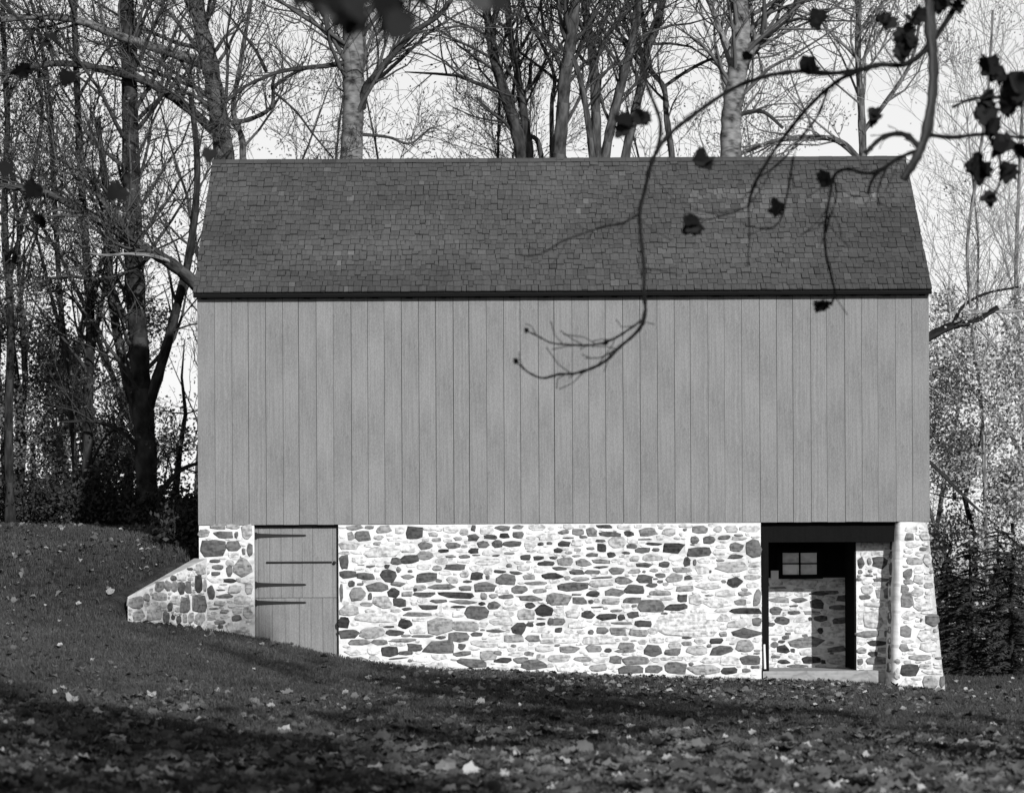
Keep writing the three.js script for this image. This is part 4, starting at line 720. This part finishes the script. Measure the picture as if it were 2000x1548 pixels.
const leafShapes = [0, 1, 2, 3, 4, 5].map((k) => leafGeo(500 + k));
const sprayLeaf = new THREE.MeshLambertMaterial({ color: grey(0.06), side: THREE.DoubleSide });
const deadLeaf = [0.009, 0.013, 0.02].map((v) => new THREE.MeshLambertMaterial({ color: grey(v), side: THREE.DoubleSide }));
{
  const z = 25, sc = (EYE.z - z) / F, t = thing('overhanging_tree', 'dark bare branches with withered leaves hanging in from the upper right foreground', 'tree'), r = rngOf(600);
  const line = (name, w, pts, dz = 0, zz = z, tone = 0.03) => { const q = pts.map(([x, y], k) => P(x, y, zz + dz * k / (pts.length - 1))), n = pts.length * 5, c = smooth(q, n), s = (EYE.z - zz) / F / 2, g = new GB(); g.tube(c, c.map((_, k) => lerp(w[0], w[1], k / n) * s * (1 + 0.1 * Math.sin(k * 1.7) + (r() < 0.22 ? 0.35 : 0))), 8, tone); const sw = new GB(); for (let k = 2; k < n && w[0] < 14; k += 2) if (r() < 0.3) { const d = dirAround(c[k].clone().sub(c[k - 1]).normalize(), r.in(0.5, 1.1), r), L = r.in(0.06, 0.3), p1 = c[k].clone().addScaledVector(d, L * 0.5), p2 = p1.clone().addScaledVector(d, L * 0.5).add(V(r.n() * 0.06, r.n() * 0.06, 0)); sw.tube([c[k], p1, p2], [0.0042, 0.0032, 0.0042], 5, tone); } if (sw.count) part('side_twig', sw.geo(), M.twig, t, { kind: 'stuff' }); return part(name, g.geo(), M.bark, t); };
  // trunk and the limbs that come in over the frame
  { const g = new GB(), b = V(6.3, groundY(6.3, 27), 27); g.tube([b, V(6.2, 2, 27), V(6.25, 5, 26.8), V(6.0, 8, 26.5), V(5.6, 9.6, 26.2)], [0.26, 0.2, 0.17, 0.12, 0.07], 12, 0.06); part('trunk', g.geo(), M.bark, t);
    const top = new GB(); const a = P(1815, -60, z), a2 = P(1770, 60, z), a3 = P(2060, 170, z);
    top.tube(smooth([V(6.0, 7.8, 26.5), V(5.2, 8.0, 26), V(4.2, 7.4, 25.4), a], 14), Array.from({ length: 15 }, (_, k) => 0.08 - k * 0.0026), 8, 0.06);
    top.tube(smooth([V(6.25, 4.6, 26.8), V(5.0, 5.1, 26), a3], 10), Array.from({ length: 11 }, (_, k) => 0.045 - k * 0.0022), 7, 0.06);
    part('limb', top.geo(), M.bark, t);
    const th = new GB(), tw = new GB(), ends = [], st = [V(6.2, 4.5, 26.9), V(6.2, 6, 26.8), V(6, 7.6, 26.5), V(5.8, 8.8, 26.3), V(5.6, 9.6, 26.2)];
    for (let q = 0; q < 18; q++) bough([th, tw], st[q % 5], V(r.n() + 0.35, r.in(0, 0.7), r.n()).normalize(), r.in(1.8, 3.6), 0.05, 1, r, { tone: 0.05, levels: 3, kids: [0, 6, 4], lift: 0.06, rise: 0.3 }, ends);
    const keep = (p) => { const d = EYE.z - p.z; return p.y > EYE.y + 1230 / F * d || p.x > EYE.x + 1080 / F * d; }, lf = new GB(); leaves(lf, ends.filter((e) => keep(e[0])), r, { n: 10000, size: 0.085, tone: 0.06, spread: 0.4, keep });  // leaves kept out of view, added to shade the lawn
    part('foliage', lf.geo(), M.leaf, t); }
  line('limb', [23, 15], [[1815, -60], [1818, 60], [1824, 130], [1820, 200], [1808, 265], [1792, 305], [1765, 350]], 0, z, 0.09);
  line('branch', [13, 8], [[1800, 290], [1765, 262], [1725, 268], [1690, 300]], 0, z, 0.05);
  line('branch', [9, 6], [[1808, 262], [1860, 268], [1920, 262], [2010, 270]], 0, z);
  line('branch', [8, 5], [[1805, 290], [1770, 302], [1735, 322], [1705, 350], [1695, 378]]);
  line('branch', [7, 4], [[1760, 305], [1715, 335], [1690, 338], [1655, 330], [1632, 340], [1622, 380], [1612, 440], [1613, 490], [1624, 540], [1631, 575], [1624, 592]]);
  line('twig', [4, 2], [[1628, 345], [1634, 380], [1622, 420], [1600, 440]]);
  line('twig', [4, 2], [[1735, 322], [1722, 350], [1714, 380], [1716, 400]]);
  // long branch sweeping across the sky and down over the roof and boards
  line('branch', [12, 8], [[2040, 120], [1960, 150], [1880, 60], [1815, -60]].slice(0, 0).concat([[1900, -50], [1850, 40], [1800, 105], [1766, 126], [1720, 126], [1680, 136], [1620, 143], [1562, 139], [1505, 146]]), 0);
  line('branch', [8.5, 6], [[1505, 146], [1450, 164], [1400, 192], [1350, 228], [1312, 258], [1286, 290], [1270, 326], [1260, 370], [1250, 410], [1250, 440], [1256, 500], [1258, 540], [1258, 570], [1261, 604]]);
  line('branch', [7, 3], [[1261, 604], [1254, 634], [1236, 656], [1212, 676], [1186, 702], [1158, 718], [1122, 729], [1090, 731], [1060, 738], [1034, 728], [1008, 706]]);
  line('twig', [4.5, 2.5], [[1258, 622], [1230, 642], [1205, 658], [1182, 668], [1150, 674], [1112, 673], [1076, 669], [1050, 656], [1027, 645]]);
  line('twig', [3, 2], [[1212, 676], [1190, 690], [1172, 698], [1142, 699]]);
  line('twig', [4, 2], [[1245, 420], [1215, 436], [1180, 442], [1140, 456], [1100, 470], [1060, 494], [1030, 500]]);
  line('twig', [3, 2], [[1258, 522], [1272, 526], [1288, 526]]);
  line('branch', [9, 5], [[1700, 130], [1650, 150], [1618, 172], [1580, 208], [1545, 250], [1515, 290], [1495, 322], [1478, 352], [1467, 380], [1462, 404]]);
  line('twig', [5, 3], [[1618, 172], [1598, 225], [1570, 262], [1540, 300], [1508, 330], [1482, 346]]);
  line('twig', [3, 2], [[1462, 404], [1464, 450], [1460, 520]]);
  line('twig', [4, 2], [[1550, 306], [1543, 350], [1535, 392], [1524, 430], [1506, 446], [1486, 446]]);
  line('twig', [3, 2], [[1465, 400], [1440, 412], [1400, 424], [1370, 434]]);
  line('twig', [4, 2], [[1650, 150], [1680, 90], [1720, 60], [1760, 40]]);
  line('branch', [8, 4], [[1286, 290], [1290, 240], [1262, 160], [1250, 90], [1240, -50]], 0, z, 0.035);
  line('twig', [5, 3], [[1415, 178], [1400, 110], [1375, 40], [1355, -50]], 0, z, 0.035);
  line('branch', [8, 5], [[2060, 170], [1985, 190], [1930, 190], [1890, 196], [1860, 210]]);
  line('twig', [5, 3], [[1940, 200], [1945, 260], [1952, 300], [1955, 350], [1940, 385]]);
  line('twig', [4, 2], [[2060, 170], [2000, 280], [1960, 330]]);
  // withered leaves: pixel position, size in pixels, turn, depth
  const spots = [[1215, 245, 44, 1.9], [1253, 230, 34, 0.3], [1375, 322, 42, 3.1], [1352, 447, 38, 2.2], [1514, 410, 34, 2.8], [1612, 352, 34, 2.7], [1604, 600, 30, 2.8], [1597, 38, 36, 3.0], [1582, 130, 38, 2.9], [1728, 45, 36, 3.2], [1780, 50, 42, 2.5],
    [1766, 80, 44, 2.9], [1762, 108, 34, 3.1], [1790, 30, 34, 2.4], [1706, 228, 30, 2.3], [1702, 234, 22, 1.4], [1840, 10, 34, 2.6], [1866, 14, 30, 3.1], [1932, 128, 46, 2.8], [1950, 150, 36, 2.0], [1985, 180, 60, 2.0], [1972, 205, 46, 2.7], [1920, 195, 44, 1.9],
    [1926, 225, 44, 3.1], [1935, 255, 40, 3.0], [1950, 290, 46, 2.8], [1912, 330, 50, 2.0], [1918, 342, 44, 3.2], [1968, 340, 40, 2.9], [1932, 390, 32, 1.7], [1460, 110, 22, 2.2], [1996, 300, 40, 2.8],
    [1027, 646, 11, 0.8], [1182, 671, 12, 2.5], [1008, 706, 11, 0.8]];
  const more = []; for (const [px, py, s, a] of spots) if (s > 24) for (let k = 0; k < 2; k++) more.push([px + r.n() * s * 0.3, py + r.n() * s * 0.3, s * r.in(0.6, 0.9), a + r.n() * 0.9]);
  [...spots, ...more].forEach(([px, py, s, a], k) => {
    const m = part('leaf', leafShapes[k % 6], deadLeaf[k % 3], t), sz = s * sc * 1.15;
    m.scale.setScalar(sz); m.position.copy(P(px, py - 0.1 * s, z + 0.05));
    m.rotation.set(r.n() * 0.8, r.n() * 1.2, a, 'YXZ');
    m.position.sub(V(0, 0.45 * sz, 0).applyEuler(m.rotation));
  });
}
{ // leaves close to the lens at the top, and withered leaves at the left
  const t = thing('near_tree', 'tree beside the camera whose blurred dark leaf spray hangs in at the top', 'tree'), r = rngOf(610), z = 36.5, sc = (EYE.z - z) / F;
  { const g = new GB(), th = new GB(), tw = new GB(), ends = [], c = smooth([V(4.6, -0.2, 40), V(4.5, 2.5, 40), V(4.2, 6, 39.7), V(3.9, 9.6, 39.4)], 12); g.tube(c, c.map((_, k) => 0.22 - k * 0.015), 10, 0.06); part('trunk', g.geo(), M.bark, t);  // unseen trunk and leafy crown, added to shade the near lawn
    for (let q = 0; q < 16; q++) { const k = 5 + Math.floor(r() * 7), d = V(r.n(), r.in(0.1, 0.7), r.n()).normalize(); bough([th, tw], c[k], d, r.in(2.2, 4.4), 0.06, 1, r, { tone: 0.05, levels: 3, kids: [0, 6, 4], lift: 0.08, rise: 0.3 }, ends); }
    const keep = (p) => { const d = EYE.z - p.z; return d < 0.5 || p.y > EYE.y + 1250 / F * d || p.x > EYE.x + 1150 / F * d; }, lf = new GB(); leaves(lf, ends, r, { n: 21000, size: 0.09, tone: 0.06, spread: 0.4, keep });
    part('crown', mergeGeometries([th.geo(), tw.geo()]), M.twig, t); part('foliage', lf.geo(), M.leaf, t); }
  const g = new GB(); g.tube(smooth([P(560, -260, z), P(620, -90, z), P(680, -20, z), P(700, 30, z)], 12), Array.from({ length: 13 }, (_, k) => 0.008 - k * 0.0004), 6, 0.04); part('twig', g.geo(), M.bark, t);
  const g2 = new GB(); g2.tube(smooth([P(620, -90, z), P(720, -60, z), P(770, -10, z), P(785, 50, z)], 12), Array.from({ length: 13 }, (_, k) => 0.006 - k * 0.0003), 6, 0.04); part('twig', g2.geo(), M.bark, t);
  for (const [px, py, s, a] of [[600, -16, 70, 2.4], [635, -4, 80, 2.7], [660, 16, 80, 3.0], [680, 30, 70, 3.3], [690, 44, 60, 2.6], [700, 10, 70, 3.8], [650, -30, 80, 1.9], [745, -6, 80, 3.0], [765, 26, 80, 2.6], [778, 52, 64, 2.5], [790, 44, 50, 3.4], [725, -24, 70, 2.2], [820, -20, 60, 3.5], [965, -8, 60, 1.6], [930, -10, 60, 1.5]]) {
    const m = part('leaf', leafShapes[Math.floor(r() * 6)], [...deadLeaf, sprayLeaf][Math.floor(r() * 4)], t), sz = s * sc * 1.1; m.scale.setScalar(sz); m.position.copy(P(px, py, z + r.n() * 0.1)); m.rotation.set(r.n() * 0.5, r.n() * 0.8, a, 'YXZ'); m.position.sub(V(0, 0.45 * sz, 0).applyEuler(m.rotation));
  }
  const t2 = thing('leafy_branch', 'thin drooping branch with single dark withered leaves at the upper left', 'branch'), z2 = 22, s2 = (EYE.z - z2) / F;
  const tw = (w, p) => { const c = smooth(p.map(([x, y]) => P(x, y, z2)), p.length * 4), gg = new GB(); gg.tube(c, c.map((_, k) => lerp(w, w * 0.5, k / c.length) * s2 / 2), 6, 0.05); part('twig', gg.geo(), M.bark, t2); };
  tw(8, [[-40, -60], [20, 20], [60, 60], [92, 80], [110, 120], [130, 150]]); tw(5, [[60, 60], [50, 100], [42, 132]]); tw(6, [[-40, 300], [20, 340], [70, 365], [80, 400], [82, 432]]); tw(5, [[130, 150], [180, 260], [210, 340], [224, 372]]); tw(4, [[180, 260], [300, 250], [380, 270], [408, 292]]);
  for (const [px, py, s, a] of [[85, 88, 34, 2.0], [102, 74, 26, 1.2], [42, 134, 38, 1.7], [130, 152, 32, 2.8], [408, 302, 28, 3.0], [226, 376, 40, 2.2], [80, 430, 30, 3.0], [66, 368, 40, 2.2], [10, 330, 30, 2.8]]) {
    const m = part('leaf', leafShapes[Math.floor(r() * 6)], deadLeaf[Math.floor(r() * 3)], t2), sz = s * s2 * 1.15; m.scale.setScalar(sz); m.position.copy(P(px, py, z2 + 0.04)); m.rotation.set(r.n() * 0.8, r.n() * 1.2, a, 'YXZ'); m.position.sub(V(0, 0.45 * sz, 0).applyEuler(m.rotation));
  }
}

// ------------------------------------------------------------------ grass and fallen leaves
{
  const r = rngOf(700);
  const tuft = (seed) => { const q = rngOf(seed), g = new GB(); for (let k = 0; k < 16; k++) { const a = q() * 6.283, d = q() * 0.09, x = Math.cos(a) * d, z = Math.sin(a) * d, h = q.in(0.025, 0.065), b = q() * 6.283, lx = Math.cos(b) * h * q.in(0.2, 1), lz = Math.sin(b) * h * q.in(0.2, 1), wx = -Math.sin(b) * 0.0035, wz = Math.cos(b) * 0.0035, s0 = g.count, c = q.in(0.75, 1.25);
    g.v(x - wx, -0.01, z - wz, 0, 1, 0, c); g.v(x + wx, -0.01, z + wz, 0, 1, 0, c); g.v(x + lx * 0.4 + wx * 0.8, h * 0.7, z + lz * 0.4 + wz * 0.8, 0, 1, 0, c); g.v(x + lx * 0.4 - wx * 0.8, h * 0.7, z + lz * 0.4 - wz * 0.8, 0, 1, 0, c); g.v(x + lx, h, z + lz, 0, 1, 0, c);
    g.i.push(s0, s0 + 1, s0 + 2, s0, s0 + 2, s0 + 3, s0 + 3, s0 + 2, s0 + 4); } const geo = g.geo(); geo.computeVertexNormals(); return geo; };
  const grassM = new THREE.MeshLambertMaterial({ color: grey(0.06), vertexColors: true, side: THREE.DoubleSide });
  const mat = new THREE.Matrix4(), q = new THREE.Quaternion(), e = new THREE.Euler(), blocked = (x, z) => (x > XL - 0.05 && x < XR && z < 0.02 && z > -6 && !(x > XR - 0.02)) || (z >= 0 && z < 2.35 && Math.abs(x - (W0.x + dW * z) + 0.18) < 0.24) || (x > XC0 - 0.1 && x < 6.35 && z < 0.25 && z > -2.3);
  const spot = () => { // even over the picture: nearer ground gets more
    for (;;) { const d = 1 / lerp(1 / 17.5, 1 / 56, r()), z = EYE.z - d, x = EYE.x + (r() * 2200 - 100 - 1018) / F * d; if (!blocked(x, z)) return [x, z, d]; }
  };
  const N = 180000; // grass in two shapes
  for (let s = 0; s < 2; s++) {
    const im = new THREE.InstancedMesh(tuft(710 + s), grassM, N / 2); im.name = s ? 'lawn_grass' : 'grass'; im.userData = { kind: 'stuff', label: s ? 'longer dark lawn grass round the barn' : 'short dark lawn grass round the barn', category: 'grass' };
    for (let k = 0; k < N / 2; k++) { const [x, z] = spot(), sc = r.in(0.7, 1.4) * (s ? 1.15 : 0.9) * (1 + 0.2 * sstep(z, 8, 20)); mat.compose(V(x, groundY(x, z), z), q.setFromEuler(e.set(r.n() * 0.12, r() * 6.283, r.n() * 0.12)), V(sc, sc, sc)); im.setMatrixAt(k, mat); const c = (0.7 + 0.7 * fbm(x * 0.8, z * 0.8, 3, 0, 90)) * r.in(0.75, 1.25); im.setColorAt(k, grey(c)); }
    im.castShadow = im.receiveShadow = true; scene.add(im);
  }
  // fallen leaves: thin over the lawn, thick before the barn and in the near foreground
  const NL = 24000, lm = new THREE.MeshLambertMaterial({ color: 0xffffff, side: THREE.DoubleSide });
  [0, 1, 2].forEach((s) => {
    const g = leafGeo(520 + s, 1, 1.6); g.translate(0, -0.45, 0); g.rotateX(-Math.PI / 2);
    const n = NL / 3, im = new THREE.InstancedMesh(g, lm, n); im.name = numbered('fallen_leaf_litter'); im.userData = { kind: 'stuff', label: ['broad pale fallen leaves scattered over the lawn', 'curled fallen leaves scattered over the lawn', 'small dark fallen leaves scattered over the lawn'][s], category: 'leaf litter' };
    for (let k = 0; k < n; k++) {
      let x, z, d; for (;;) { [x, z, d] = spot(); const px = 1018 + (x - EYE.x) / d * F, near = sstep(z, 8, 22), belt = (0.55 * Math.exp(-Math.pow((z - 5) / 5, 2)) + 0.45 * Math.exp(-Math.pow((z - 0.8) / 1, 2))) * sstep(px, 650, 1050) * (1 - 0.6 * sstep(px, 1650, 1900)) * (0.3 + 1.2 * fbm(x * 0.7, z * 0.5, 3, 0, 97)), bank = x < -6.2 && z < 2.5 ? 0.3 : 0; if (r() < 0.05 + 1.0 * near * (0.25 + sstep(fbm(x * 1.1, z * 0.8, 3, 0, 95), 0.35, 0.62)) + belt + bank) break; }
      const sz = r.in(0.07, 0.15) * r.in(0.55, 1.15) * (1 + 0.55 * sstep(z, 12, 22)), v = r() < (z > 9 ? 0.09 : 0.15) ? r.in(0.17, 0.36) : z > 9 ? r.in(0.03, 0.13) : r.in(0.03, 0.16);
      mat.compose(V(x, groundY(x, z) + r.in(0.03, 0.075), z), q.setFromEuler(e.set(r.n() * 0.5, r() * 6.283, r.n() * 0.5)), V(sz, sz, sz)); im.setMatrixAt(k, mat); im.setColorAt(k, grey(v));
    }
    im.castShadow = im.receiveShadow = true; scene.add(im);
  });
}
renderer.render(scene, camera);
